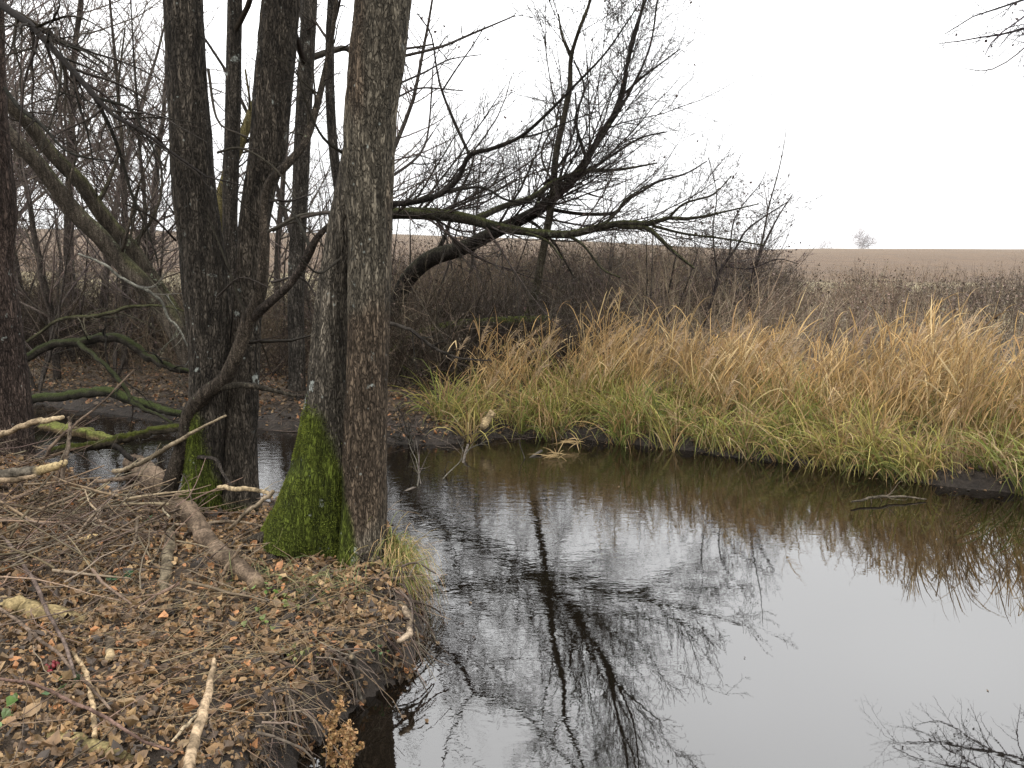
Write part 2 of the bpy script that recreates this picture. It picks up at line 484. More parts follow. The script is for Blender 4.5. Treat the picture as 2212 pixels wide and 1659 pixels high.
def trace(pts, n, y=None):
    """photo-measured centre line (u, v, width px[, distance]) -> resampled world points + radii"""
    o = []
    for q in pts:
        yy = q[3] if len(q) > 3 else y
        p = at_y(q[0], q[1], yy)
        o.append([*p, q[2] * .5 * zdepth(p) / FPX])
    c = catmull(np.array(o), n)
    return c[:, :3], np.maximum(c[:, 3], .0015)
def jitter(P, amt):
    n = len(P)
    k = np.minimum(np.arange(n), 2)[:, None] / 2.
    return P + rng.normal(size=P.shape) * amt * k
def extend(P, R, ztop, rtop, n=14, wob=.05):
    d = nrm(P[-1] - P[-4]); d = nrm(d * np.array([.8, .8, 1]))
    L = (ztop - P[-1, 2]) / max(d[2], .3)
    s = np.linspace(0, 1, n + 1)[1:, None]
    E = P[-1] + d * L * s + np.cumsum(rng.normal(size=(n, 3)) * wob, 0) * np.array([1, 1, .2]) * s
    return np.vstack([P, E]), np.concatenate([R, R[-1] + (rtop - R[-1]) * s[:, 0]])
def thick(mb, P, R, k, seed, colfun, amp=.10, fine=.05, cap=False, flute=0.):
    """a trunk: uneven outline, long ridges, colour per vertex"""
    n = len(P)
    an = np.linspace(0, 2 * np.pi, k, endpoint=False)
    S = np.concatenate([[0], np.cumsum(np.linalg.norm(np.diff(P, axis=0), axis=1))])
    c, s = np.cos(an)[None] * np.ones((n, 1)), np.sin(an)[None] * np.ones((n, 1))
    q = np.stack([c * 1.1 + seed, s * 1.1, S[:, None] * 1.6 + 0 * c], -1)
    q2 = np.stack([c * 5.5 + seed, s * 5.5, S[:, None] * 5. + 0 * c], -1)
    q3 = np.stack([c * 9. + seed, s * 9., S[:, None] * 16. + 0 * c], -1)
    m = 1 + amp * 2 * (fbm(q, 2) - .5) + fine * 2 * (fbm(q2, 3) - .5) + fine * .9 * (vnoise(q3) - .5)
    if flute:
        m = m + flute * np.exp(-S / .28)[:, None] * np.cos(an * 4 + seed)[None]
    b0 = mb.n
    V = mb.tubes(P[None], R[None], k, np.array([.05, .04, .03]), cap=cap, rmod=m[None])
    VV = V[0]
    C = colfun(VV, np.broadcast_to(S[:, None], (n, k)), VV - P[:, None])
    # overwrite colours of the ring vertices
    for j in range(len(mb.C)):
        pass
    first = [x for x in range(len(mb.V)) if len(mb.V[x]) == n * k][-1]
    mb.C[first] = C.reshape(-1, 3)
    return VV
def tufts(mb, base, nor, L, wid, C):
    N = len(base)
    s = nrm(np.cross(nor, rng.normal(size=(N, 3))))
    d = nrm(nor + rng.normal(size=(N, 3)) * .55)
    V = np.stack([base - s * wid[:, None], base + s * wid[:, None], base + d * L[:, None]], 1)
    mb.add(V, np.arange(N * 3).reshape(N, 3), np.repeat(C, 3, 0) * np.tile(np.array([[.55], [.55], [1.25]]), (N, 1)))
def leaf_mesh(mb, P, size, N_, C, tilt=.5, curl=.25, elong=1.5):
    """dead leaves: pointed oval, folded on the midrib and curled"""
    N = len(P)
    n = nrm(N_ + rng.normal(size=(N, 3)) * tilt)
    a = nrm(np.cross(n, rng.normal(size=(N, 3)))); b = np.cross(n, a)
    t = np.array([[0, 0], [.28, .30], [.66, .31], [1, 0], [.66, -.31], [.28, -.30], [.5, 0]])
    x = (t[:, 0] - .5)[None] * size[:, None]; y = t[:, 1][None] * size[:, None] * rng.uniform(.8, 1.5, (N, 1)) / elong * 1.2
    cu = rng.normal(.4, 1., (N, 1)) * curl; fo = rng.normal(.35, .3, (N, 1))
    z = cu * size[:, None] * 4 * (t[:, 0] - .5)[None] ** 2 + fo * np.abs(y) + size[:, None] * .06 * rng.normal(size=(N, 7))
    V = P[:, None] + a[:, None] * x[..., None] + b[:, None] * y[..., None] + n[:, None] * z[..., None]
    f = np.array([[6, 0, 1], [6, 1, 2], [6, 2, 3], [6, 3, 4], [6, 4, 5], [6, 5, 0]])[:, ::-1]
    F = (np.arange(N)[:, None, None] * 7 + f[None]).reshape(-1, 3)
    sh = np.array([.8, 1, 1.05, .85, 1, .95, .75])
    mb.add(V, F, (C[:, None] * sh[None, :, None]).reshape(-1, 3))

# ------------------------------------------------------------------ bark colours
def bark_col(base, moss_top=None, moss_dir=None, warm=None, seed=0., mosscol=(.06, .075, .012), tight=False):
    base = np.asarray(base, float)
    def f(V, S, off):
        nn = fbm(V * 2.2 + seed, 3)[..., None]
        c = base * (.7 + .65 * nn)
        if warm is not None:
            w = sstep((fbm(V * np.array([3., 3., .9]) + 5 + seed, 3) - .47) / .14)[..., None]
            c = c * (1 - w) + np.asarray(warm) * (.75 + .5 * nn) * w
        if moss_top is not None:
            d = nrm(off)
            face = (d @ nrm(np.asarray(moss_dir, float))) * .5 + .5 if moss_dir is not None else 1.
            if tight: face = np.clip((face - .72) / .28, -.6, 1)
            h = moss_top * (.35 + .9 * face) + .45 * (fbm(V * 3.3 + 9 + seed, 3) - .5)
            m = sstep((h - S) / .16)[..., None]
            c = c * (1 - m) + np.asarray(mosscol) * (.55 + .9 * fbm(V * 14. + seed, 2)[..., None]) * m
        return c
    return f
def moss_on(name, parent, V, moss_top, P, R, seed, count, mdir=None, label=None, L=(.005, .016)):
    """tufted moss sheath over the lower trunk"""
    n, k, _ = V.shape
    S = np.concatenate([[0], np.cumsum(np.linalg.norm(np.diff(P, axis=0), axis=1))])
    mb = MB()
    i = rng.uniform(0, 1, count) ** 1.15
    fi = np.interp(i * moss_top * 1.35, S, np.arange(n)); fi = np.minimum(fi, n - 1.01)
    fj = rng.uniform(0, k, count)
    i0 = fi.astype(int); j0 = fj.astype(int) % k; j1 = (j0 + 1) % k
    a, b = (fi - i0)[:, None], (fj - fj.astype(int))[:, None]
    p = (V[i0, j0] * (1 - b) + V[i0, j1] * b) * (1 - a) + (V[i0 + 1, j0] * (1 - b) + V[i0 + 1, j1] * b) * a
    cen = P[i0] * (1 - a) + P[i0 + 1] * a
    nor = nrm(p - cen); s = np.interp(fi, np.arange(n), S)
    face = (nor @ nrm(np.asarray(mdir, float))) * .5 + .5 if mdir is not None else np.ones(count)
    h = moss_top * (.35 + .9 * face) + .45 * (fbm(p * 3.3 + 9 + seed, 3) - .5)
    ok = (h - s > rng.uniform(-.05, .16, count)) & (fbm(p * 8. + 2, 3) > rng.uniform(.30, .42, count))
    p, nor = p[ok], nor[ok]
    N = len(p)
    nn = fbm(p * 16., 2)[:, None]
    big = fbm(p * 5. + 3, 3)[:, None]
    C = np.array([.088, .112, .020]) * (.40 + 1.0 * nn) * (.35 + 1.2 * big) * rng.uniform(.6, 1.4, (N, 1)) + np.array([.03, .018, .004]) * rng.uniform(0, 1, (N, 1))
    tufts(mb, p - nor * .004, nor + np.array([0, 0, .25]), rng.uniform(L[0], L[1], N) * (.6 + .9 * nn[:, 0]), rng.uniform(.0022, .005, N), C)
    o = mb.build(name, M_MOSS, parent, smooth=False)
    if label: o['label'] = label
    return o

TW_DARK = (.022, .018, .014)
TW_GREY = (.055, .045, .038)

# ------------------------------------------------------------------ big right alder (two fused stems)
ybA = on_ground(783, 1200)[1]
baseA = np.array([*at_y(760, 1200, ybA)[:2], 0]); baseA[2] = tz(baseA[0], baseA[1])
tA = thing('alder_tree', baseA, 'thickest alder at the water edge, two fused stems with bright moss on its left foot', 'tree')
PA, RA = trace([(780, 1225, 128), (783, 1195, 112), (786, 1100, 101), (787, 1000, 96), (793, 800, 92), (798, 600, 92), (800, 500, 95), (796, 400, 104), (799, 300, 110), (806, 200, 114), (813, 120, 117), (826, 0, 118), (845, -150, 116), (868, -330, 112)], 150, ybA)
PA, RA = extend(PA, RA, 13., .035, 16)
mb = MB()
VA = thick(mb, PA, RA, 56, 3.1, bark_col((.088, .076, .057), .55, (-1, -.25, 0), warm=(.088, .066, .046), seed=1., tight=True), .08, .06, flute=.14)
PL, RL = trace([(655, 1172, 184.8), (662, 1140, 170.5), (677, 1090, 151.8), (695, 1000, 129.8), (709, 900, 110.0), (712, 800, 86.0), (718, 700, 78.0), (726, 600, 72.0), (744, 490, 72.0), (762, 400, 74.0), (779, 320, 76.0), (795, 240, 74.0), (808, 160, 50.0)], 110, ybA + .14)
VL = thick(mb, PL, RL, 56, 7.7, bark_col((.078, .067, .052), .82, (-.8, -.6, 0), seed=4.), .12, .05, flute=.16)
mb.build('trunk', M_BARK, tA)
moss_on('moss', tA, VL, .82, PL, RL, 4., 52000, (-.8, -.6, 0))
for a_, l_, r_ in ((2.6, .5, .055), (3.6, .45, .06), (4.4, .5, .05), (5.3, .42, .045), (.2, .4, .05)):      # roots gripping the bank
    c_ = PA[0] if a_ > 4.8 or a_ < 1 else PL[0]
    d_ = np.array([math.cos(a_), math.sin(a_), 0])
    q_ = []
    for t_ in np.linspace(0, 1, 7):
        x_ = c_ + d_ * (.06 + l_ * t_) + np.array([-d_[1], d_[0], 0]) * .06 * math.sin(3 * t_ + a_)
        x_[2] = tz(x_[0], x_[1]) + .10 * (1 - t_) ** 2 - .035 * t_ + .01
        q_.append([*x_, r_ * (1 - .75 * t_)])
    q_ = catmull(np.array(q_), 24)
    mbr = MB(); thick(mbr, q_[:, :3], q_[:, 3], 14, a_ * 7, bark_col((.075, .062, .047), seed=a_), .12, .08)
    mbr.build('root', M_BARK, tA)
mb = MB()
l1 = [trace(q, 12)[0:2] for q in [
    [(868, 122, 7, ybA), (950, 102, 6, ybA + .2), (1010, 77, 5, ybA + .5), (1112, 34, 3, ybA + .7)],
    [(862, 180, 5, ybA), (915, 157, 4.5, ybA + .3), (972, 128, 3, ybA + .7), (1040, 118, 2, ybA + .9)],
    [(858, 210, 5, ybA + .1), (910, 190, 4, ybA + .5), (1000, 196, 2.5, ybA + 1.)],
    [(850, 378, 7, ybA + .1), (890, 350, 6, ybA + .4), (915, 320, 5, ybA + .6), (927, 270, 4, ybA + .8), (935, 150, 3, ybA + 1.)],
    [(740, 330, 8, ybA), (700, 300, 6, ybA - .1), (668, 240, 5, ybA - .2), (640, 150, 3, ybA - .3)],
    [(735, 560, 6, ybA), (690, 590, 5, ybA - .1), (650, 560, 4, ybA - .2)],
]]
P1 = np.stack([q[0] for q in l1]); R1 = np.stack([q[1] for q in l1])
add_grown(mb, P1, R1, 5, TW_DARK)
a, b = grow(P1, R1, 7, .15, .98, 48, .32, .6, 6, .14, .02); add_grown(mb, a, b, 3, TW_DARK)
a, b = grow(a, b, 9, .15, 1, 50, .45, .7, 4, .2, .0, lmax=.25); add_grown(mb, a, b, 3, TW_DARK)
# crown above the frame (seen in the water)
seg = (PA[:, 2] > 4.6)
Pc, Rc = PA[seg][None], RA[seg][None]
Pc = catmull(np.c_[Pc[0], Rc[0]], 20)
P1, R1 = grow(Pc[None, :, :3], Pc[None, :, 3], 4.2, .02, .97, 62, .42, .45, 9, .1, .05); add_grown(mb, P1, R1, 5, TW_DARK)
P2, R2 = grow(P1, R1, 4, .2, .98, 48, .38, .6, 6, .14, .0); add_grown(mb, P2, R2, 3, TW_DARK)
P3, R3 = grow(P2, R2, 6, .15, 1, 48, .4, .7, 4, .18, 0., lmax=.5, rmin=.002); add_grown(mb, P3, R3, 3, TW_DARK)
mb.build('crown', M_TWIG, tA)

# ------------------------------------------------------------------ left alder pair (V from one stool)
ybB = 5.68
baseB = at_y(478, 1088, ybB); baseB[2] = tz(baseB[0], baseB[1])
tB = thing('alder_tree', baseB, 'alder with two dark trunks rising in a narrow V behind the crooked sapling', 'tree')
mb = MB()
PB, RB = trace([(432, 1105, 102), (437, 1080, 88), (443, 1000, 78), (449, 900, 78), (452, 800, 82), (450, 700, 90), (443, 625, 93), (434, 520, 90), (420, 417, 88), (413, 310, 85), (406, 208, 84), (400, 100, 83), (396, 0, 83), (390, -150, 82), (384, -300, 80)], 130, ybB)
PB, RB = extend(PB, RB, 13.5, .03, 16)
VB = thick(mb, PB, RB, 48, 12.2, bark_col((.044, .037, .029), .62, (-.8, -.8, 0), seed=8.), .07, .06, flute=.12)
PC, RC = trace([(522, 1110, 96), (521, 1085, 84), (518, 1000, 78), (520, 900, 74), (526, 800, 67), (533, 700, 62), (538, 600, 60), (547, 500, 64), (560, 410, 68), (576, 340, 76), (585, 250, 80), (589, 200, 81), (600, 80, 83), (608, 0, 83), (620, -150, 82), (632, -300, 80)], 130, ybB + .1)
PC, RC = extend(PC, RC, 13., .03, 16)
VC = thick(mb, PC, RC, 48, 21.4, bark_col((.048, .040, .031), .12, (-.8, -.8, 0), seed=15.), .07, .06, flute=.10)
mb.build('trunk', M_BARK, tB)
moss_on('moss', tB, VB, .62, PB, RB, 8., 16000, (-.8, -.8, 0))
mb = MB()
l1 = [trace(q, 12)[0:2] for q in [
    [(368, 330, 5, ybB), (330, 290, 5, ybB - .3), (280, 270, 4, ybB - .4), (200, 290, 3, ybB - .5)],
    [(470, 330, 6, ybB - .1), (520, 320, 5, ybB - .25), (590, 360, 5, ybB - .4), (640, 430, 3, ybB - .5)],
    [(380, 520, 5, ybB), (330, 470, 4, ybB - .3), (270, 440, 3, ybB - .5)],
    [(470, 640, 5, ybB - .2), (520, 600, 4, ybB - .4), (580, 620, 3, ybB - .5)],
    [(450, 150, 7, ybB), (470, 260, 5, ybB - .2), (520, 290, 4, ybB - .3), (545, 300, 3, ybB - .3)],
]]
P1 = np.stack([q[0] for q in l1]); R1 = np.stack([q[1] for q in l1])
add_grown(mb, P1, R1, 5, TW_DARK)
a, b = grow(P1, R1, 7, .15, .98, 48, .35, .6, 6, .14, .02); add_grown(mb, a, b, 3, TW_DARK)
a, b = grow(a, b, 9, .15, 1, 50, .45, .7, 4, .2, .0, lmax=.25); add_grown(mb, a, b, 3, TW_DARK)
for Pt, Rt in ((PB, RB), (PC, RC)):
    s = Pt[:, 2] > 5.2
    q = catmull(np.c_[Pt[s], Rt[s]], 20)
    P1, R1 = grow(q[None, :, :3], q[None, :, 3], 3.6, .05, .97, 60, .36, .45, 9, .1, .05); add_grown(mb, P1, R1, 4, TW_DARK)
    P2, R2 = grow(P1, R1, 4, .2, .98, 48, .38, .6, 6, .14, .0); add_grown(mb, P2, R2, 3, TW_DARK)
    P3, R3 = grow(P2, R2, 4, .15, 1, 48, .4, .7, 4, .18, 0., lmax=.5, rmin=.002); add_grown(mb, P3, R3, 3, TW_DARK)
mb.build('crown', M_TWIG, tB)

# ------------------------------------------------------------------ upright trees behind, the left-edge tree
def upright(name, label, pts, y, k, base, ztop, rtop, seed, moss=None, mat=M_BARK, crown_z=4., dens=3., cat='tree', twigs=None, tcol=TW_DARK, group=None):
    P, R = trace(pts, 90, y)
    P, R = extend(P, R, ztop, rtop, 14)
    g = tz(P[0, 0], P[0, 1])
    if P[0, 2] > g - .05:
        P = np.vstack([[P[0, 0], P[0, 1], g - .1], P]); R = np.concatenate([[R[0] * 1.15], R])
    b = np.array([P[0, 0], P[0, 1], g])
    t = thing(name, b, label, cat, group)
    mb = MB(); thick(mb, P, R, k, seed, bark_col(base, moss, (-.5, -.8, .3), seed=seed), .08, .05, flute=.08)
    mb.build('trunk', mat, t)
    mb = MB()
    s = P[:, 2] > crown_z
    q = catmull(np.c_[P[s], R[s]], 20)
    P1, R1 = grow(q[None, :, :3], q[None, :, 3], dens, .03, .97, 58, .33, .45, 9, .1, .05)
    if twigs:
        l1 = [trace(x, 9) for x in twigs]
        P1 = np.concatenate([P1, np.stack([x[0] for x in l1])]); R1 = np.concatenate([R1, np.stack([x[1] for x in l1])])
    add_grown(mb, P1, R1, 4, tcol)
    P2, R2 = grow(P1, R1, 4, .2, .98, 48, .38, .6, 6, .14, .0); add_grown(mb, P2, R2, 3, tcol)
    P3, R3 = grow(P2, R2, 5, .15, 1, 48, .4, .7, 4, .18, 0., lmax=.5, rmin=.002); add_grown(mb, P3, R3, 3, tcol)
    mb.build('crown', M_TWIG, t)
    return t, P, R
upright('alder_tree', 'slim straight alder trunk seen between the two stems of the dark V', [(512, 880, 34), (506, 760, 32), (499, 600, 32), (497, 480, 33), (500, 350, 32), (504, 200, 33), (507, 0, 31), (510, -120, 30)], 10.2, 24, (.045, .038, .030), 14, .03, 31.)
upright('alder_tree', 'straight grey alder trunk standing just left of the thickest alder', [(642, 870, 36), (641, 760, 35), (640, 600, 34), (648, 420, 34), (658, 200, 34), (669, 0, 34), (676, -120, 33)], 10.6, 24, (.052, .045, .037), 14, .03, 37.)
upright('alder_tree', 'thin trunk bending in behind the top left side of the thickest alder', [(770, 860, 22), (762, 700, 22), (748, 520, 21), (722, 340, 21), (713, 200, 20), (713, 80, 19), (716, 0, 18), (718, -120, 17)], 10., 18, (.04, .034, .028), 11, .02, 41.)
# ---- left-edge tree with its long drooping limb
yF = 6.5
tF, PF, RF = upright('alder_tree', 'dark reddish trunk cut by the left picture edge above the brush pile', [(12, 1020, 124), (10, 950, 112), (8, 880, 104), (-4, 760, 100), (-14, 655, 94), (-22, 572, 92), (-16, 461, 92), (-24, 350, 84), (-28, 200, 74), (-32, 0, 70), (-35, -120, 66)], yF, 48, (.058, .042, .034), 12, .03, 51., crown_z=4.6)
mb = MB()
l1 = [trace(q, 14) for q in [
    [(-30, -60, 22, yF), (0, 8, 17, 6.2), (62, 50, 15, 5.9), (112, 104, 14, 5.7), (162, 158, 13, 5.5), (208, 212, 12, 5.3), (246, 250, 9, 5.2), (300, 279, 8, 5.1), (358, 317, 6, 5.05), (400, 354, 5, 5.), (458, 387, 4, 4.95), (530, 402, 2.5, 4.9)],
    [(158, 152, 8, 5.5), (172, 230, 6, 5.45), (190, 290, 4, 5.4), (205, 370, 2.5, 5.35)],
    [(205, 210, 9, 5.3), (240, 280, 8, 5.35), (262, 340, 7, 5.4), (285, 420, 6, 5.4), (312, 480, 4, 5.4), (340, 560, 3, 5.4)],
    [(208, 212, 9, 5.3), (262, 226, 7, 5.25), (290, 245, 6, 5.2), (320, 300, 4, 5.1), (360, 370, 3, 5.)],
    [(10, 190, 8, 6.3), (40, 230, 9, 6.2), (90, 270, 7, 6.), (150, 330, 5, 5.8), (250, 350, 3, 5.7)],
]]
P1 = np.stack([x[0] for x in l1]); R1 = np.stack([x[1] for x in l1])
add_grown(mb, P1, R1, 6, (.010, .009, .007))
P2, R2 = grow(P1, R1, 9, .12, .98, 42, .34, .6, 7, .12, -.05); add_grown(mb, P2, R2, 3, TW_DARK)
P3, R3 = grow(P2, R2, 8, .15, 1, 45, .42, .7, 4, .18, -.03, lmax=.4); add_grown(mb, P3, R3, 3, TW_DARK)
o = mb.build('branch', M_TWIG, tF); o['label'] = 'long drooping mossy branch'

# ------------------------------------------------------------------ crooked sapling in front of the V
tI_b = at_y(365, 1062, 5.72); tI_b[2] = tz(tI_b[0], tI_b[1])
tI = thing('sapling', tI_b, 'crooked thin sapling bowing right across the foot of the V trunks', 'tree')
yi = tI_b[1]
mb = MB()
def stem(mb, pts, n, k, seed, base, amp=.10, fine=.05, moss=None, y=None, cap=False):
    P, R = trace(pts, n, y)
    thick(mb, P, R, k, seed, bark_col(base, moss, (0, 0, 1), seed=seed), amp, fine, cap=cap)
    return P, R
S1 = stem(mb, [(362, 1075, 40, yi), (368, 1050, 36, yi), (400, 950, 35, yi - .05), (414, 890, 36, yi - .1), (445, 850, 34, yi - .2), (485, 820, 32, yi - .25), (510, 770, 30, yi - .3), (525, 730, 29, yi - .32), (537, 690, 30, yi - .34), (560, 640, 27, yi - .36), (571, 540, 23, yi - .36), (571, 437, 21, yi - .36), (585, 390, 20, yi - .36), (617, 358, 19, yi - .3), (658, 308, 17, yi - .2), (683, 233, 15, yi - .1), (704, 146, 12, yi), (720, 60, 10, yi), (735, -80, 8, yi)], 90, 18, 61., (.050, .040, .030))
S2 = stem(mb, [(540, 690, 24, yi - .34), (575, 660, 20, yi - .4), (620, 620, 18, yi - .45), (650, 580, 17, yi - .5), (668, 545, 19, yi - .55), (688, 510, 14, yi - .6), (720, 480, 12, yi - .62), (752, 455, 9, yi - .65), (790, 435, 5, yi - .7)], 40, 12, 63., (.040, .032, .026))
S3 = stem(mb, [(478, 838, 16, yi - .25), (520, 832, 14, yi - .3), (565, 838, 11, yi - .35), (640, 856, 6, yi - .4)], 24, 10, 64., (.045, .038, .028))
S4 = stem(mb, [(402, 990, 12, yi - .05), (440, 988, 9, yi - .2), (468, 994, 8, yi - .3), (480, 1020, 6, yi - .35), (500, 1050, 5, yi - .4)], 20, 8, 65., (.05, .042, .035))
mb.build('trunk', M_BARK2, tI)
mb = MB()
P1 = np.stack([catmull(np.c_[x[0], x[1]], 14) for x in (S1, S2, S3, S4)])
m1 = [trace(q, 14) for q in [
    [(672, 540, 9, yi - .55), (640, 470, 5, yi - .5), (600, 440, 4, yi - .5), (585, 420, 3, yi - .5)],
    [(650, 470, 8, yi - .5), (700, 460, 9, yi - .55), (740, 462, 7, yi - .6)],
    [(580, 500, 8, yi - .4), (600, 490, 7, yi - .45), (650, 465, 7, yi - .5), (705, 460, 6, yi - .55)],
    [(525, 725, 8, yi - .32), (528, 680, 7, yi - .4), (510, 640, 4, yi - .45), (500, 610, 3, yi - .5)],
    [(590, 500, 4, yi - .4), (640, 480, 4, yi - .45), (690, 520, 4, yi - .5), (760, 620, 2, yi - .55)],
    [(585, 610, 7, yi - .42), (650, 600, 5, yi - .4), (690, 650, 3, yi - .4)],
]]
P1 = np.concatenate([P1[..., :], np.stack([np.c_[x[0], x[1]] for x in m1])])
add_grown(mb, P1[4:, :, :3], P1[4:, :, 3], 5, (.035, .03, .024))
P2, R2 = grow(P1[..., :3], P1[..., 3], 5.5, .3, .98, 48, .18, .4, 7, .14, .03, lmax=.7); add_grown(mb, P2, R2, 3, TW_DARK)
P3, R3 = grow(P2, R2, 7, .15, 1, 48, .42, .7, 4, .18, 0, lmax=.3); add_grown(mb, P3, R3, 3, TW_DARK)
mb.build('crown', M_TWIG, tI)

# ------------------------------------------------------------------ leaning / fallen trees
def leaner(name, label, stems, base, seed, tw=(5., 5.), tcol=TW_DARK, moss_up=True, leaves=0, l2=.22, cat='tree', mat=M_BARK2, upt=.06, limb_from=0, third=True, rmin=.002, mossc=(.075, .085, .02), mf=.5):
    def cf(V, S, off):
        c = bark_col(base, seed=seed)(V, S, off)
        if moss_up:
            d = nrm(off)[..., 2]
            m = sstep((d - .25 + .9 * (fbm(V * 2.5 + seed, 3) - .5)) / .35)[..., None] * mf
            c = c * (1 - m) + np.asarray(mossc) * (.6 + .8 * fbm(V * 12., 2)[..., None]) * m
        return c
    mb = MB(); G = []
    for i, s in enumerate(stems):
        P, R = trace(s, 60 if R_big(s) else 30)
        thick(mb, P, R, 20 if R_big(s) else 8, seed + i, cf, .09, .05)
        G.append(catmull(np.c_[P, R], 16))
    b = G[0][0, :3].copy(); b[2] = max(tz(b[0], b[1]), 0)
    t = thing(name, b, label, cat)
    mb.build('trunk', mat, t)
    G = np.stack(G)
    mb = MB()
    P2, R2 = grow(G[limb_from:, :, :3], G[limb_from:, :, 3], tw[0], .3, .99, 38, l2, .26, 9, .09, upt, lmin=.3, lmax=2.2, rmin=rmin); add_grown(mb, P2, R2, 3, tcol)
    P3, R3 = grow(P2, R2, tw[1] * 1.25, .12, 1, 42, .45, .6, 6, .13, upt * .6, lmax=.9, rmin=rmin); add_grown(mb, P3, R3, 3, tcol)
    if third:
        P4, R4 = grow(P3, R3, 11, .1, 1, 45, .55, .7, 4, .2, upt * .4, lmax=.4, rmin=rmin); add_grown(mb, P4, R4, 3, tcol)
    mb.build('crown', M_TWIG, t)
    if leaves:
        mb = MB()
        j = rng.integers(0, len(P3), leaves)
        p = P3[j, rng.integers(1, 5, leaves)] + rng.normal(size=(leaves, 3)) * .02 - np.array([0, 0, .02])
        leaf_mesh(mb, p, rng.uniform(.022, .05, leaves), np.tile([0, -1., .1], (leaves, 1)), col_var((.06, .035, .028), leaves, .4), .8, .4)
        o = mb.build('dead_leaves', M_LEAF, t, smooth=False)
        o['kind'] = 'stuff'
    return t
def R_big(s):
    return max(q[2] for q in s) > 14

leaner('leaning_tree', 'dark forked tree leaning right over the thicket, black against the white sky', [
    [(838, 800, 38.6, 12.6), (846, 700, 37.0, 12.6), (868, 625, 33.6, 12.6), (898, 583, 33.6, 12.5), (935, 556, 35.3, 12.4), (1002, 535, 31.9, 12.3), (1064, 504, 28.6, 12.2), (1135, 470, 25.2, 12.1), (1177, 444, 23.5, 12.), (1223, 400, 21.0, 11.9), (1260, 358, 17.6, 11.9), (1281, 321, 14.3, 11.8), (1314, 271, 11.8, 11.8), (1340, 210, 10.1, 11.7), (1352, 154, 7.6, 11.7), (1368, 92, 5.9, 11.6), (1389, 10, 5.0, 11.6), (1402, -100, 4.6, 11.6), (1412, -250, 3.8, 11.5), (1425, -450, 2.5, 11.5)],
    [(1290, 305, 10.9, 11.8), (1320, 262, 9.2, 11.9), (1347, 200, 7.6, 12.), (1357, 120, 5.9, 12.), (1372, 60, 5.0, 12.1), (1410, -40, 4.2, 12.1), (1450, -200, 3.4, 12.1), (1500, -420, 2.5, 12.1)],
    [(1281, 321, 8.4, 11.8), (1330, 250, 7.6, 11.6), (1370, 180, 5.9, 11.5), (1404, 100, 4.2, 11.4), (1420, 0, 3.8, 11.4), (1440, -160, 2.5, 11.4)],
    [(1268, 345, 8.4, 11.8), (1252, 300, 6.7, 11.7), (1244, 250, 5.0, 11.7), (1262, 190, 4.2, 11.6), (1240, 130, 3.4, 11.6)],
    [(1345, 205, 5.9, 11.7), (1390, 165, 5.0, 11.6), (1430, 135, 3.4, 11.5), (1470, 105, 2.5, 11.4)],
    [(1150, 462, 10.1, 12.1), (1180, 400, 6.7, 12.), (1220, 340, 5.9, 11.9), (1246, 310, 4.2, 11.9), (1243, 200, 3.4, 11.8)],
    [(1185, 452, 8.4, 12.), (1256, 462, 7.6, 11.7), (1327, 460, 7.6, 11.5), (1348, 437, 6.7, 11.4), (1389, 412, 5.0, 11.3), (1423, 392, 5.0, 11.2), (1481, 375, 3.4, 11.1), (1527, 348, 2.5, 11.)],
    [(1135, 472, 8.4, 12.1), (1165, 492, 6.7, 12.), (1200, 530, 5.0, 11.8), (1240, 600, 4.2, 11.6)],
    [(940, 556, 13.4, 12.4), (965, 500, 8.4, 12.4), (985, 430, 6.7, 12.5), (1015, 370, 5.0, 12.5), (1024, 330, 3.4, 12.5)],
    [(1235, 385, 7.6, 11.9), (1300, 350, 5.9, 11.8), (1380, 300, 4.2, 11.6), (1440, 285, 2.5, 11.5)],
], (.026, .022, .018), 71., tw=(4.8, 7.), leaves=110, l2=.38, mf=.12, tcol=(.034, .028, .024), upt=.05, rmin=.0028)

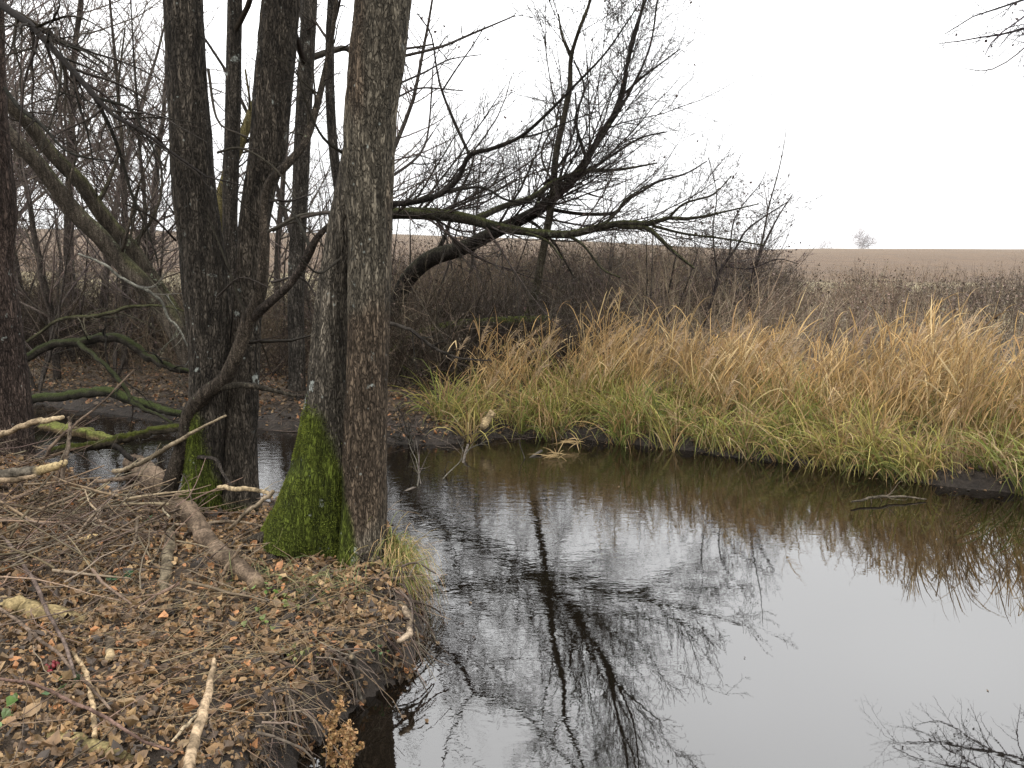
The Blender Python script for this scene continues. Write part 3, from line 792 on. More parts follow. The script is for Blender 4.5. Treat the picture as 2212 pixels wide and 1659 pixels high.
leaner('leaning_tree', 'mossy limb reaching flat to the right above the thicket from behind the thickest alder', [
    [(765, 800, 34.0, 11.4), (775, 660, 32.3, 11.4), (790, 540, 28.9, 11.4), (815, 480, 27.2, 11.4), (843, 462, 25.5, 11.4), (931, 462, 25.5, 11.3), (1006, 472, 23.8, 11.2), (1056, 485, 22.1, 11.1), (1118, 498, 18.7, 11.), (1223, 506, 17.0, 10.9), (1298, 490, 15.3, 10.8), (1345, 482, 12.8, 10.7), (1402, 483, 11.9, 10.6), (1443, 471, 8.5, 10.5), (1493, 472, 6.8, 10.4), (1562, 458, 4.2, 10.3), (1640, 440, 2.5, 10.2)],
    [(1020, 478, 17.0, 11.2), (1060, 458, 13.6, 11.3), (1098, 442, 12.8, 11.4), (1152, 425, 11.9, 11.5), (1193, 395, 11.0, 11.6), (1235, 377, 9.3, 11.7), (1264, 369, 9.3, 11.7), (1340, 366, 6.0, 11.8), (1420, 352, 3.4, 11.9)],
    [(1325, 485, 5, 10.72), (1347, 490, 11.9, 10.7), (1395, 492, 10.2, 10.6), (1423, 513, 9.3, 10.5), (1456, 545, 7.6, 10.4), (1500, 580, 4.2, 10.3)],
    [(1443, 472, 6.8, 10.5), (1478, 440, 5.1, 10.4), (1540, 420, 3.4, 10.3), (1580, 380, 2.5, 10.3)],
    [(1410, 488, 6.8, 10.6), (1480, 505, 5.1, 10.5), (1560, 515, 4.2, 10.4), (1650, 530, 2.5, 10.3)],
    [(1298, 490, 7.6, 10.8), (1330, 460, 5.1, 10.9), (1352, 430, 4.2, 10.9), (1400, 400, 2.5, 11.)],
    [(1223, 506, 8.5, 10.9), (1260, 530, 6.0, 10.8), (1300, 580, 4.2, 10.7), (1340, 600, 3.4, 10.6)],
    [(1118, 498, 7.6, 11.), (1180, 520, 6.0, 10.8), (1215, 560, 4.2, 10.7)],
], (.040, .036, .026), 81., tw=(5.6, 7.), leaves=100, l2=.36, mf=.55, rmin=.0027, tcol=(.04, .033, .027))

leaner('leaning_tree', 'slim forked bough curving up right from behind the thickest alder at mid height', [
    [(770, 820, 18.7, 9.9), (772, 680, 17.8, 9.9), (785, 560, 17.0, 9.8), (815, 465, 15.3, 9.8), (845, 442, 13.6, 9.8), (889, 437, 12.8, 9.7), (948, 421, 11.9, 9.6), (989, 387, 11.0, 9.5), (1014, 336, 10.2, 9.4), (1064, 321, 8.5, 9.3), (1123, 296, 7.6, 9.2), (1173, 254, 6.8, 9.1), (1223, 204, 6.0, 9.), (1264, 162, 5.1, 8.9), (1306, 117, 4.2, 8.8), (1348, 58, 3.4, 8.7), (1381, 8, 2.5, 8.6)],
    [(1014, 334, 6.8, 9.4), (985, 271, 6.8, 9.5), (956, 200, 5.1, 9.6), (943, 146, 4.2, 9.7), (931, 75, 3.4, 9.8), (902, 29, 2.5, 9.9)],
    [(950, 418, 6.8, 9.6), (1039, 405, 5.1, 9.4), (1098, 433, 5.1, 9.2), (1181, 437, 3.4, 9.1), (1260, 445, 2.5, 9.)],
    [(1120, 298, 5.1, 9.2), (1160, 290, 4.2, 9.3), (1230, 262, 3.4, 9.4), (1290, 240, 2.5, 9.5)],
    [(956, 195, 4.2, 9.6), (985, 150, 3.4, 9.6), (1020, 100, 2.5, 9.7), (1048, 55, 2.1, 9.7)],
], (.024, .02, .017), 91., tw=(5.2, 7.), leaves=60, l2=.36, mf=.05, rmin=.0024, tcol=(.036, .03, .025))

# fallen mossy trunk with an upright shoot
leaner('fallen_tree', 'fallen mossy trunk behind the reeds with a slim pole-like shoot rising out of it', [
    [(800, 830, 37.4, 12.2), (850, 770, 35.7, 12.2), (905, 730, 34.0, 12.1), (985, 708, 32.3, 12.), (1060, 702, 32.3, 11.9), (1130, 698, 31.4, 11.8), (1192, 697, 30.6, 11.7)],
    [(1128, 702, 22.3, 11.8), (1142, 680, 18.8, 11.8), (1160, 612, 17.4, 11.7), (1181, 500, 16.7, 11.7), (1194, 417, 15.3, 11.7), (1201, 333, 13.9, 11.6), (1219, 250, 12.5, 11.6), (1231, 188, 11.2, 11.6), (1233, 125, 9.0, 11.6), (1252, 62, 7.6, 11.5), (1278, -10, 6.2, 11.5), (1300, -140, 5.6, 11.5), (1312, -300, 4.9, 11.5), (1330, -520, 3.4, 11.5), (1340, -760, 2.0, 11.5)],
    [(1300, -150, 5.1, 11.5), (1345, -260, 4.2, 11.4), (1400, -420, 3.4, 11.3), (1420, -600, 2.5, 11.3)],
    [(1305, -200, 5.1, 11.5), (1270, -320, 4.2, 11.6), (1230, -480, 2.5, 11.7)],
    [(1315, -320, 4.2, 11.5), (1360, -480, 3.4, 11.6), (1370, -650, 2.5, 11.6)],
    [(1233, 122, 6.8, 11.6), (1215, 80, 5.1, 11.6), (1206, 30, 3.4, 11.7)],
    [(1165, 700, 13.6, 11.7), (1172, 760, 11.9, 11.7), (1176, 840, 11.9, 11.7)],
    [(1196, 400, 5.1, 11.7), (1170, 330, 4.2, 11.6), (1210, 250, 2.5, 11.6)],
], (.058, .05, .034), 101., tw=(3., 6.), l2=.3, rmin=.0026, mf=.75, mossc=(.10, .12, .02))

# leaning mossy trunks at the left
leaner('leaning_tree', 'upper of two mossy trunks slanting down from the left edge into the scrub', [
    [(430, 800, 37.4, 11.2), (400, 720, 35.9, 11.2), (340, 625, 34.3, 11.1), (283, 537, 33.5, 11.), (246, 496, 32.8, 10.9), (208, 446, 32.0, 10.8), (175, 396, 31.2, 10.7), (133, 354, 29.6, 10.6), (92, 308, 28.1, 10.5), (62, 267, 27.3, 10.4), (25, 230, 26.5, 10.3), (-40, 150, 23.4, 10.2), (-160, 20, 18.7, 10.)],
    [(208, 446, 10.9, 10.8), (240, 380, 7.8, 10.9), (262, 300, 6.2, 11.), (255, 200, 4.7, 11.), (270, 60, 3.1, 11.)],
    [(283, 537, 9.4, 11.), (330, 470, 6.2, 11.1), (350, 400, 4.7, 11.2), (340, 300, 3.1, 11.2)],
], (.055, .045, .033), 111., tw=(3., 4.), mf=.5, l2=.2, mossc=(.065, .07, .018))
leaner('leaning_tree', 'lower of two mossy trunks slanting down from the left edge into the scrub', [
    [(420, 800, 40.0, 10.3), (385, 722, 40.0, 10.3), (350, 665, 40.0, 10.3), (300, 604, 39.2, 10.2), (258, 562, 38.4, 10.2), (217, 512, 36.8, 10.1), (167, 465, 36.8, 10.), (125, 412, 35.2, 9.9), (83, 356, 33.6, 9.8), (42, 314, 32.0, 9.7), (-30, 240, 30.4, 9.6), (-150, 120, 24.0, 9.5)],
    [(167, 465, 11.2, 10.), (150, 400, 7.2, 9.9), (165, 320, 4.8, 9.9), (140, 200, 3.2, 9.9)],
    [(258, 562, 9.6, 10.2), (280, 480, 6.4, 10.1), (300, 400, 4.8, 10.), (330, 330, 3.2, 10.)],
], (.060, .049, .037), 121., tw=(3., 4.), mf=.5, l2=.2, mossc=(.065, .07, .018))
leaner('leaning_tree', 'pale yellowish mossy stem slanting right behind the V trunks', [
    [(440, 850, 26, 12.5), (455, 700, 26, 12.5), (466, 560, 25, 12.5), (472, 458, 24, 12.5), (490, 380, 23, 12.5), (517, 317, 22, 12.5), (546, 237, 20, 12.5), (585, 150, 16, 12.5), (630, 60, 12, 12.5), (660, -60, 8, 12.5)],
    [(520, 310, 9, 12.5), (540, 240, 6, 12.5), (530, 150, 4, 12.5)],
], (.12, .10, .045), 131., tw=(4., 5.), mf=.7, l2=.25, mossc=(.14, .13, .03))

# ------------------------------------------------------------------ branch reaching in from the right
xr = at_y(2800, 600, 11.6)
bR = np.array([xr[0], 11.6, tz(xr[0], 11.6)])
tR = thing('alder_tree', bR, 'bare tree beyond the right edge reaching twigs into the top right corner', 'tree')
mb = MB()
P = np.array([[bR[0], bR[1], bR[2] - .1, .19], [bR[0] + .05, bR[1], 3., .15], [bR[0] - .1, bR[1] + .1, 6., .12], [bR[0], bR[1], 10., .05], [bR[0] + .1, bR[1], 12., .02]])
c4 = catmull(P, 60)
thick(mb, c4[:, :3], c4[:, 3], 18, 9., bark_col((.05, .042, .035)), .08, .05)
mb.build('trunk', M_BARK, tR)
mb = MB()
lim = [trace(q, 12) for q in [
    [(2790, 60, 30, 11.6), (2560, -60, 22, 11.4), (2400, -60, 16, 11.3), (2290, -30, 12, 11.2), (2212, 0, 9, 11.1), (2184, 9, 8, 11.), (2158, 16, 7, 11.), (2123, 23, 6, 10.9), (2099, 38, 5, 10.9), (2083, 54, 4, 10.8), (2040, 74, 3, 10.8)],
    [(2500, -60, 15, 11.4), (2350, 20, 12, 11.2), (2212, 61, 9, 11.), (2175, 73, 8, 11.), (2132, 78, 6, 10.9), (2085, 87, 5, 10.8), (2029, 94, 3, 10.7)],
    [(2400, -60, 10, 11.3), (2300, -20, 8, 11.1), (2212, 36, 7, 11.), (2184, 57, 6, 10.9), (2149, 82, 5, 10.9), (2127, 120, 3, 10.8)],
    [(2400, -20, 10, 11.2), (2290, 50, 8, 11.), (2212, 102, 6, 10.9), (2189, 127, 5, 10.8), (2153, 142, 5, 10.8), (2134, 154, 4, 10.7), (2085, 148, 2.5, 10.6)],
]]
P1 = np.stack([x[0] for x in lim]); R1 = np.stack([x[1] for x in lim]) * .6
q = catmull(c4[28:], 16)
P0, R0 = grow(q[None, :, :3], q[None, :, 3], 3., .05, .95, 60, .4, .5, 12, .1, .03)
P1 = np.concatenate([P1, P0]); R1 = np.concatenate([R1, R0])
add_grown(mb, P1, R1, 5, (.05, .044, .046))
P2, R2 = grow(P1, R1, 5, .2, .99, 36, .4, .45, 8, .11, -.03, lmax=1.3); add_grown(mb, P2, R2, 3, (.03, .026, .028))
P3, R3 = grow(P2, R2, 8, .1, 1, 46, .4, .7, 4, .18, -.02, lmax=.45); add_grown(mb, P3, R3, 3, (.03, .026, .028))
mb.build('crown', M_TWIG, tR)
mb = MB(); nl = 90; jj = rng.integers(0, len(P3), nl)
leaf_mesh(mb, P3[jj, 3], rng.uniform(.025, .055, nl), np.tile([0, -1., .1], (nl, 1)), col_var((.05, .035, .035), nl, .4), .9, .4)
o = mb.build('dead_leaves', M_LEAF, tR, smooth=False); o['kind'] = 'stuff'

# ------------------------------------------------------------------ slender background trees and shrubs
def bare_tree(name, label, x, y, h, r, lean, seed, group, spread=.45, tcol=TW_GREY, dens=(4., 4., 5.), bark=(.06, .05, .042), low=.15, stems=1, cat='tree', upt=.05, rmin=.0022, kd=1.0, leaves=0, leafcol=(.06, .038, .03)):
    g = max(tz(x, y), 0)
    t = thing(name, (x, y, g), label, cat, group)
    mbt = MB(); mbc = MB()
    L3 = []
    for s in range(stems):
        n = 18
        a = rng.uniform(0, 6.28)
        d = np.array([lean[0], lean[1], 1.]) + (np.array([math.cos(a), math.sin(a), 0]) * .35 if stems > 1 else 0)
        hh = h * rng.uniform(.75, 1.) if stems > 1 else h
        d = nrm(d); P = np.empty((n, 3)); P[0] = (x, y, g - .05)
        for i in range(1, n):
            d = nrm(d + rng.normal(size=3) * .055 + np.array([0, 0, .03]))
            P[i] = P[i - 1] + d * hh / (n - 1)
        R = r * np.linspace(1, .12, n) * (rng.uniform(.6, 1) if stems > 1 else 1)
        thick(mbt, P, R, 8, seed + s, bark_col(bark, seed=seed), .06, .03)
        P1, R1 = grow(P[None], R[None], dens[0], low, .98, 46, spread, .33, 9, .075, upt, rmin=rmin); add_grown(mbc, P1, R1, 4, tcol)
        P2, R2 = grow(P1, R1, dens[1], .12, .99, 45, .42, .6, 6, .14, upt * .5, rmin=rmin, lmax=1.6); add_grown(mbc, P2, R2, 3, tcol)
        P3, R3 = grow(P2, R2, dens[2], .1, 1, 45, .45, .7, 4, .18, upt * .3, lmax=.6, rmin=rmin); add_grown(mbc, P3, R3, 3, tcol)
        L3.append(P3)
    mbt.build('trunk', M_BARK2, t)
    mbc.build('crown', M_TWIG, t)
    if leaves:
        L3 = np.concatenate(L3); mb = MB()
        j = rng.integers(0, len(L3), leaves)
        leaf_mesh(mb, L3[j, rng.integers(1, 4, leaves)], rng.uniform(.022, .045, leaves), np.tile([0, -1., .1], (leaves, 1)), col_var(leafcol, leaves, .4), .9, .4)
        o = mb.build('dead_leaves', M_LEAF, t, smooth=False); o['kind'] = 'stuff'
    return t
def px(u, y):
    return (u - IW / 2) / FPX * y * 1.0

left_wood = [(-60, 13.5, 8.5, .09, (.1, 0)), (60, 15., 9.5, .10, (-.05, 0)), (115, 12.6, 6.5, .06, (.08, 0)), (165, 17., 10., .11, (.03, 0)), (215, 14., 7.5, .07, (-.1, 0)),
             (262, 13., 6.8, .06, (.06, 0)), (305, 16., 8.5, .08, (.15, 0)), (335, 12.8, 5.6, .05, (-.08, 0)), (20, 18., 11., .12, (.02, 0)),
             (590, 15., 8.0, .07, (.12, 0)), (690, 14., 7.0, .06, (-.1, 0)), (740, 17., 8.5, .08, (.05, 0))]
for i, (u, y, h, r_, ln) in enumerate(left_wood):
    if u < 400:
        bare_tree('bare_tree', 'slender bare tree in the grey twiggy wood left of the V trunks', px(u, y), y, h, r_, ln, 200. + i * 3, 'slender bare trees of the left background wood', tcol=(.095, .077, .066), dens=(6., 5.2, 7.), spread=.40, rmin=.0022)
    else:
        bare_tree('bare_tree', 'slender bare tree seen between the V trunks and the thickest alder', px(u, y), y, h, r_, ln, 200. + i * 3, 'slender bare trees behind the gap', tcol=(.095, .077, .066), dens=(5., 4.6, 6.), spread=.36, rmin=.0022)
# shrubs along the far side
shr = [(905, 14., 3.6, .035, 'bare upright shrub right behind the thickest alder', 3), (985, 15.5, 4.3, .035, 'bare shrub in the gap below the slim forked bough', 3), (1080, 16., 4.0, .03, 'thin upright shrub between the slim bough and the pole-like shoot', 3),
       (1290, 14.5, 3.2, .03, 'twiggy shrub under the flat mossy limb, right of the pole-like shoot', 4), (1420, 13.5, 2.7, .03, 'twiggy shrub below the tips of the mossy limb', 4)]
for i, (u, y, h, r_, lb, st) in enumerate(shr):
    bare_tree('shrub', lb, px(u, y), y, h, r_, (0, 0), 300. + 5 * i, None, tcol=(.062, .048, .042), stems=st, cat='shrub', low=.2, dens=(6., 5., 6.), leaves=200, leafcol=(.07, .04, .033))
bare_tree('young_birch', 'thin upright young tree at the right end of the thicket, some dead leaves on it', px(1597, 13.2), 13.2, 3.75, .03, (.0, 0), 350., None, tcol=(.06, .047, .042), stems=1, cat='tree', low=.2, spread=.4, dens=(9., 6., 6.), leaves=100, rmin=.0017, upt=.08, leafcol=(.055, .032, .03))
leaner('leaning_shrub', 'low spreading bush leaning right across the skyline at the right end of the thicket', [
    [(1500, 760, 6.6, 12.4), (1540, 640, 6.6, 12.4), (1556, 585, 7.2, 12.4), (1590, 535, 5.5, 12.4), (1618, 492, 3.9, 12.4), (1700, 437, 2.2, 12.4)],
    [(1610, 740, 5.5, 12.9), (1625, 600, 6.6, 12.9), (1645, 540, 5.0, 12.9), (1680, 470, 3.3, 12.9), (1712, 420, 2.2, 12.9)],
    [(1560, 575, 3.9, 12.4), (1620, 580, 3.3, 12.4), (1680, 560, 2.2, 12.4), (1725, 570, 1.7, 12.4)],
    [(1550, 600, 3.9, 12.4), (1540, 500, 3.3, 12.4), (1548, 420, 2.2, 12.4), (1530, 340, 1.7, 12.4)],
    [(1575, 560, 3.9, 12.4), (1588, 470, 2.8, 12.4), (1640, 400, 1.7, 12.4), (1655, 370, 1.1, 12.4)],
], (.035, .028, .026), 361., tw=(11., 8.), l2=.42, leaves=200, tcol=(.06, .048, .044), rmin=.0023, cat='shrub', moss_up=False, upt=.03)

for i, (u, y, h) in enumerate([(70, 12., 3.6), (150, 13.5, 4.4), (240, 12.2, 3.2), (330, 14., 4.6), (20, 14.5, 5.), (600, 13., 3.4), (690, 12.2, 3.), (790, 13.5, 3.8)]):
    bare_tree('shrub', 'many-stemmed bare shrub in the tangle ' + ('left of the V trunks' if u < 400 else 'behind the thickest alder'), px(u, y), y, h, .03, (0, 0), 400. + 5 * i, 'bare shrubs of the left tangle' if u < 400 else 'bare shrubs behind the alders', tcol=(.07, .056, .047), stems=4, cat='shrub', low=.12, dens=(5., 4.5, 5.), spread=.5)
# far trees on the skyline, mist painted in as a pale grey base colour
for (u, vt, hpx, wpx, lb) in ((1858, 498, 44, 70, 'larger of two pale misty trees on the field skyline'), (1781, 522, 22, 34, 'smaller of two pale misty trees on the field skyline')):
    y = 260.; p = at_y(u, 541, y)
    g = tz(p[0], y); hh = hpx * y / FPX + (p[2] - g)
    t = thing('bare_tree', (p[0], y, g), lb, 'tree')
    mbt, mbc = MB(), MB()
    haze_paint = (.58, .57, .58)
    low = .3
    for s in range(5 if hpx > 30 else 4):
        n = 14; d = nrm(np.array([rng.normal() * .35, rng.normal() * .3, 1.])); P = np.empty((n, 3)); P[0] = (p[0] + rng.normal() * .5, y, g)
        hs = hh * (1 if s == 0 else rng.uniform(.7, .92))
        for i in range(1, n):
            d = nrm(d + rng.normal(size=3) * .05); P[i] = P[i - 1] + d * hs / (n - 1)
        R = .13 * np.linspace(1, .25, n)
        mbt.tubes(P[None], R[None], 6, haze_paint)
        P1, R1 = grow(P[None], R[None], 5., low, .98, 62, .85, .6, 7, .1, .05, rmin=.036); mbc.tubes(P1, R1, 3, haze_paint)
        P2, R2 = grow(P1, R1, 4.5, .12, 1, 45, .55, .7, 4, .14, .03, rmin=.027); mbc.tubes(P2, R2, 3, haze_paint)
    mbt.build('trunk', M_HAZE, t); mbc.build('crown', M_HAZE, t)

# ------------------------------------------------------------------ scattering helpers
def scatter(n, box, test):
    out = []
    tot = 0
    while tot < n:
        p = np.c_[rng.uniform(box[0], box[1], n), rng.uniform(box[2], box[3], n)]
        sd, nr_ = water_sd(p)
        k = test(p, sd, nr_)
        q = p[k]; out.append(q); tot += len(q)
        if len(q) == 0: break
    p = np.concatenate(out)[:n]
    return p, terrain(p[:, 0], p[:, 1])
def to3(p, z):
    return np.c_[p, z]
def pu(p, z):
    return proj(to3(p, z))

# ------------------------------------------------------------------ thicket and dead weeds
def clump(q):
    f = sstep((fbm(q * np.array([.75, .45, .0]) + 31, 3) - .30) / .4)[:, None]
    return np.array([.45, .44, .45]) * (1 - f) + np.array([1.6, 1.48, 1.28]) * f
def thicket(name, label, cat, n, box, test, hfun, base, dens=(7., 5.), leaf=2., r0=.006, lean=.25, sub=True):
    p, z = scatter(n, box, test)
    h = hfun(p, z)
    m = 7
    P = np.empty((n, m, 3)); P[:, 0] = to3(p, z - .03)
    d = nrm(np.c_[rng.normal(size=(n, 2)) * lean, np.ones(n)])
    for i in range(1, m):
        d = nrm(d + rng.normal(size=(n, 3)) * .12)
        P[:, i] = P[:, i - 1] + d * (h / (m - 1))[:, None]
    R = (r0 * rng.uniform(.5, 1.3, n))[:, None] * np.linspace(1, .35, m)
    mb = MB()
    mb.tubes(P, R, 3, col_var(base, n, .45) * clump(P[:, 0]))
    P2, R2 = grow(P, R, dens[0], .15, 1, 50, .38, .7, 5, .18, .02, lmax=.8); mb.tubes(P2, R2, 3, col_var(base, len(P2), .45) * clump(P2[:, 0]))
    if sub:
        P3, R3 = grow(P2, R2, dens[1], .1, 1, 50, .5, .7, 3, .2, 0, lmax=.35); mb.tubes(P3, R3, 3, col_var(base, len(P3), .45) * clump(P3[:, 0]))
    if leaf:
        k = int(n * leaf)
        j = rng.integers(0, len(P2), k)
        leaf_mesh(mb, P2[j, rng.integers(1, 5, k)], rng.uniform(.025, .06, k), np.tile([0, -.6, .6], (k, 1)), col_var(np.array(base) * 1.5 + np.array([.006, .003, 0]), k, .5), .9, .45)
    return tag(mb.build(name, M_TWIG, origin=(0, 0, 0), smooth=False), label, cat, kind='stuff')
def t_right(p, sd, nr_):
    u, v = pu(p, np.full(len(p), .6))
    return (sd > 1.6) & ~nr_ & (u > 830) & (u < 1720) & (p[:, 1] < 24)
def h_right(p, z):
    u, v = pu(p, z)
    top = np.interp(u, [830, 1000, 1200, 1350, 1500, 1620, 1720], [548, 532, 528, 518, 524, 556, 592]) + rng.normal(size=len(u)) * 24
    zz = CAM[2] + p[:, 1] * (565.3 - top) / FPX
    return np.clip(zz - z, .35, 2.6) * rng.uniform(.65, 1.02, len(u))
thicket('thicket', 'dense brown purple thicket of bare stems behind the reeds', 'thicket', 5200, (-4.5, 9.5, 14.5, 24), lambda p, sd, nr_: t_right(p, sd, nr_), h_right, (.060, .049, .039), dens=(6., 5.), leaf=6., lean=.4)
thicket('thicket', 'low dark tangle of stems around the fallen mossy trunk behind the left reeds', 'thicket', 1500, (-3., 1.6, 10.4, 14.5), lambda p, sd, nr_: t_right(p, sd, nr_) & (proj(to3(p, .6 + 0 * sd))[0] < 1330), lambda p, z: np.clip((2 + p[:, 1] * (565.3 - np.interp(proj(to3(p, z))[0], [830, 1000, 1200, 1330], [575, 590, 610, 660]) - rng.normal(size=len(p)) * 25) / FPX) - z, .3, 2.) * rng.uniform(.6, 1, len(p)), (.046, .038, .030), dens=(6., 5.), leaf=4., lean=.6)
thicket('bramble', 'pale grey arching bare stems tangled through the dark thicket', 'bramble', 600, (-3., 6.5, 10.3, 15), t_right, lambda p, z: h_right(p, z) * 1.15, (.12, .10, .08), dens=(4., 3.), leaf=0, lean=.9, r0=.007)
def t_weed(p, sd, nr_):
    u, v = pu(p, np.full(len(p), .7))
    return (sd > 2.4) & ~nr_ & (u > 1600) & (u < 2500) & (p[:, 1] < 24)
def h_weed(p, z):
    u, v = pu(p, z)
    top = np.interp(u, [1600, 1720, 1800, 1850, 1900, 1960, 2050, 2212], [575, 604, 604, 580, 584, 602, 596, 590]) + rng.normal(size=len(u)) * 14
    zz = CAM[2] + p[:, 1] * (565.3 - top) / FPX
    return np.clip(zz - z, .3, 1.7) * rng.uniform(.6, 1.02, len(u))
def t_fieldw(p, sd, nr_):
    u, v = pu(p, np.full(len(p), 1.))
    return ~nr_ & (u > 1550) & (u < 2350) & (p[:, 1] > 20)
thicket('field_weeds', 'sparse dead weed stems scattered over the near edge of the field', 'weeds', 700, (4, 30, 20, 42), t_fieldw, lambda p, z: rng.uniform(.25, .8, len(p)), (.10, .08, .062), dens=(5., 3.), leaf=2., lean=.16)
thicket('dead_weeds', 'band of grey brown dead weeds between the reeds and the field', 'weeds', 3000, (2.5, 15, 11.5, 24), t_weed, h_weed, (.095, .076, .062), dens=(7., 4.), leaf=4., lean=.16)
def t_left(p, sd, nr_):
    u, v = pu(p, np.full(len(p), .6))
    return (sd > .8) & ~nr_ & (u > -150) & (u < 860) & (p[:, 1] < 19) & (rng.uniform(size=len(p)) < sstep((sd - .5) / 2.5))
def h_left(p, z):
    u, v = pu(p, z)
    top = np.interp(u, [-100, 200, 400, 860], [520, 540, 560, 590]) + rng.normal(size=len(u)) * 50
    zz = CAM[2] + p[:, 1] * (565.3 - top) / FPX
    return np.clip(zz - z, .3, 2.4) * rng.uniform(.4, 1.0, len(u))
thicket('undergrowth', 'tangled grey brown undergrowth across the left arm of the stream', 'undergrowth', 5000, (-13, 0, 9.5, 19), t_left, h_left, (.058, .047, .037), dens=(5., 4.), leaf=2., lean=.8)

# ------------------------------------------------------------------ leaf litter
LEAFC = np.array([[.145, .086, .041], [.082, .052, .029], [.195, .116, .051], [.030, .021, .014], [.250, .165, .080], [.270, .125, .050], [.165, .105, .050], [.050, .033, .021]])
def leaf_cols(n, w=None):
    c = LEAFC[rng.choice(len(LEAFC), n, p=w)]
    return c * rng.uniform(.55, 1.25, (n, 1)) * 1.32
mb = MB()
n = 62000
p, z = scatter(n, (-6.5, .6, 1.7, 8.2), lambda p, sd, nr_: nr_ & (sd > .03) & ((sd > .16) | (rng.uniform(size=len(p)) < .5)))
P = to3(p, z + rng.uniform(.004, .03, n))
dirt = fbm(np.c_[p * 2.2, np.zeros(n)], 3)
keep = rng.uniform(size=n) < np.clip((.72 - dirt) * 4 + .35, .25, 1)
P = P[keep]; n = len(P)
leaf_mesh(mb, P, rng.uniform(.020, .046, n) * rng.choice([1, 1, .75, 1.4], n), np.tile([0, 0, 1.], (n, 1)), leaf_cols(n, [.22, .15, .18, .11, .10, .05, .12, .07]), .55, .32)
n2_ = 2600
p2_, z2_ = scatter(n2_, (-6.5, .6, 1.7, 8.2), lambda p, sd, nr_: nr_ & (sd > .1))
leaf_mesh(mb, to3(p2_, z2_ + rng.uniform(.008, .035, n2_)), rng.uniform(.05, .085, n2_), np.tile([0, 0, 1.], (n2_, 1)), leaf_cols(n2_, [.2, .24, .12, .2, .06, .06, .06, .06]), .35, .3)
n2_ = 14000
p2_, z2_ = scatter(n2_, (-4.5, .6, 1.7, 6.), lambda p, sd, nr_: nr_ & (sd > .04))
leaf_mesh(mb, to3(p2_, z2_ + rng.uniform(.004, .025, n2_)), rng.uniform(.008, .02, n2_), np.tile([0, 0, 1.], (n2_, 1)), leaf_cols(n2_), .8, .3)
ii = rng.integers(6, len(NEAR_S) - 2, 9000)
tg_ = nrm(NEAR_S[ii + 1] - NEAR_S[ii]); on_ = np.c_[tg_[:, 1], -tg_[:, 0]]
qq = NEAR_S[ii] + tg_ * rng.uniform(-.06, .06, (9000, 1)) - on_ * rng.uniform(-.01, .12, (9000, 1))
uq, vq = proj(np.c_[qq, np.full(9000, .1)])
ok = (uq > 450) & (uq < 960) & (vq > 1180) & (vq < 1760)
qq, on_ = qq[ok], on_[ok]; nq_ = len(qq)
zq = np.maximum(terrain(qq[:, 0], qq[:, 1]), 0) + rng.uniform(.0, .03, nq_)
leaf_mesh(mb, np.c_[qq, zq] + np.c_[on_ * .01, np.zeros(nq_)], rng.uniform(.02, .045, nq_), np.c_[on_ * .8, np.full(nq_, .6)], leaf_cols(nq_) * rng.uniform(.25, .9, (nq_, 1)), .6, .3)
tag(mb.build('leaf_litter', M_LEAF, origin=(0, 0, 0), smooth=False), 'brown fallen alder leaves covering the near left bank', 'leaf litter', kind='stuff')
mb = MB()
n = 15000
p, z = scatter(n, (-11, 6.5, 6., 14.), lambda p, sd, nr_: ~nr_ & (sd > .05) & ((p[:, 0] < 1.2) | (sd < .8)) & ((sd > .5) | (rng.uniform(size=len(p)) < .5)))
P = to3(p, z + rng.uniform(.005, .03, n))
leaf_mesh(mb, P, rng.uniform(.035, .075, n), np.tile([0, -.25, 1.], (n, 1)), leaf_cols(n) * .62, .5, .22)
tag(mb.build('leaf_litter', M_LEAF, origin=(0, 0, 0), smooth=False), 'brown fallen leaves on the far bank behind the trunks', 'leaf litter', kind='stuff')

# fine twigs and straw lying on the near bank
def lying(mb, n, box, test, L, r, base, lift=(.01, .06), bend=.12, k=3, m=5, amt=.4, pitch=.12, w=None):
    p, z = scatter(n, box, test)
    a = rng.uniform(0, 2 * np.pi, n) if w is None else rng.normal(w[0], w[1], n)
    d = np.c_[np.cos(a), np.sin(a), rng.normal(size=n) * pitch]
    LL = rng.uniform(L[0], L[1], n)
    P = np.empty((n, m, 3)); P[:, 0] = to3(p, z + rng.uniform(lift[0], lift[1], n))
    for i in range(1, m):
        d = nrm(d + rng.normal(size=(n, 3)) * np.array([bend, bend, bend * .5]))
        P[:, i] = P[:, i - 1] + d * (LL / (m - 1))[:, None]
    zg = terrain(P[..., 0], P[..., 1])
    P[..., 2] = np.maximum(P[..., 2], np.maximum(zg, 0) + .006)
    R = rng.uniform(r[0], r[1], n)[:, None] * np.linspace(1, .5, m)
    mb.tubes(P, R, k, col_var(base, n, amt))
    return P, R
bank = lambda p, sd, nr_: nr_ & (sd > .12)
def pile(p, sd, nr_):
    u, v = pu(p, np.full(len(p), .35))
    return nr_ & (sd > .05) & (u < 420) & (v > np.where(u < 90, 930, 1055)) & (v < 1290)
mb = MB()
lying(mb, 230, (-5, -.6, 3.3, 7.5), pile, (.2, .8), (.004, .011), (.15, .112, .075), lift=(.04, .2), pitch=.28, k=5, amt=.6)
P, R = lying(mb, 620, (-5, -.6, 3.3, 7.5), pile, (.2, .9), (.002, .006), (.10, .075, .055), lift=(.01, .18), pitch=.3, amt=.6, bend=.2)
a, b = grow(P, R, 3, .2, .95, 45, .4, .7, 4, .15, .03); add_grown(mb, a, b, 3, (.08, .058, .045))
tag(mb.build('brushwood', M_TWIG, origin=(0, 0, 0)), 'tangled pile of thin cut twigs on the left of the near bank', 'brushwood', kind='stuff')
mb = MB()
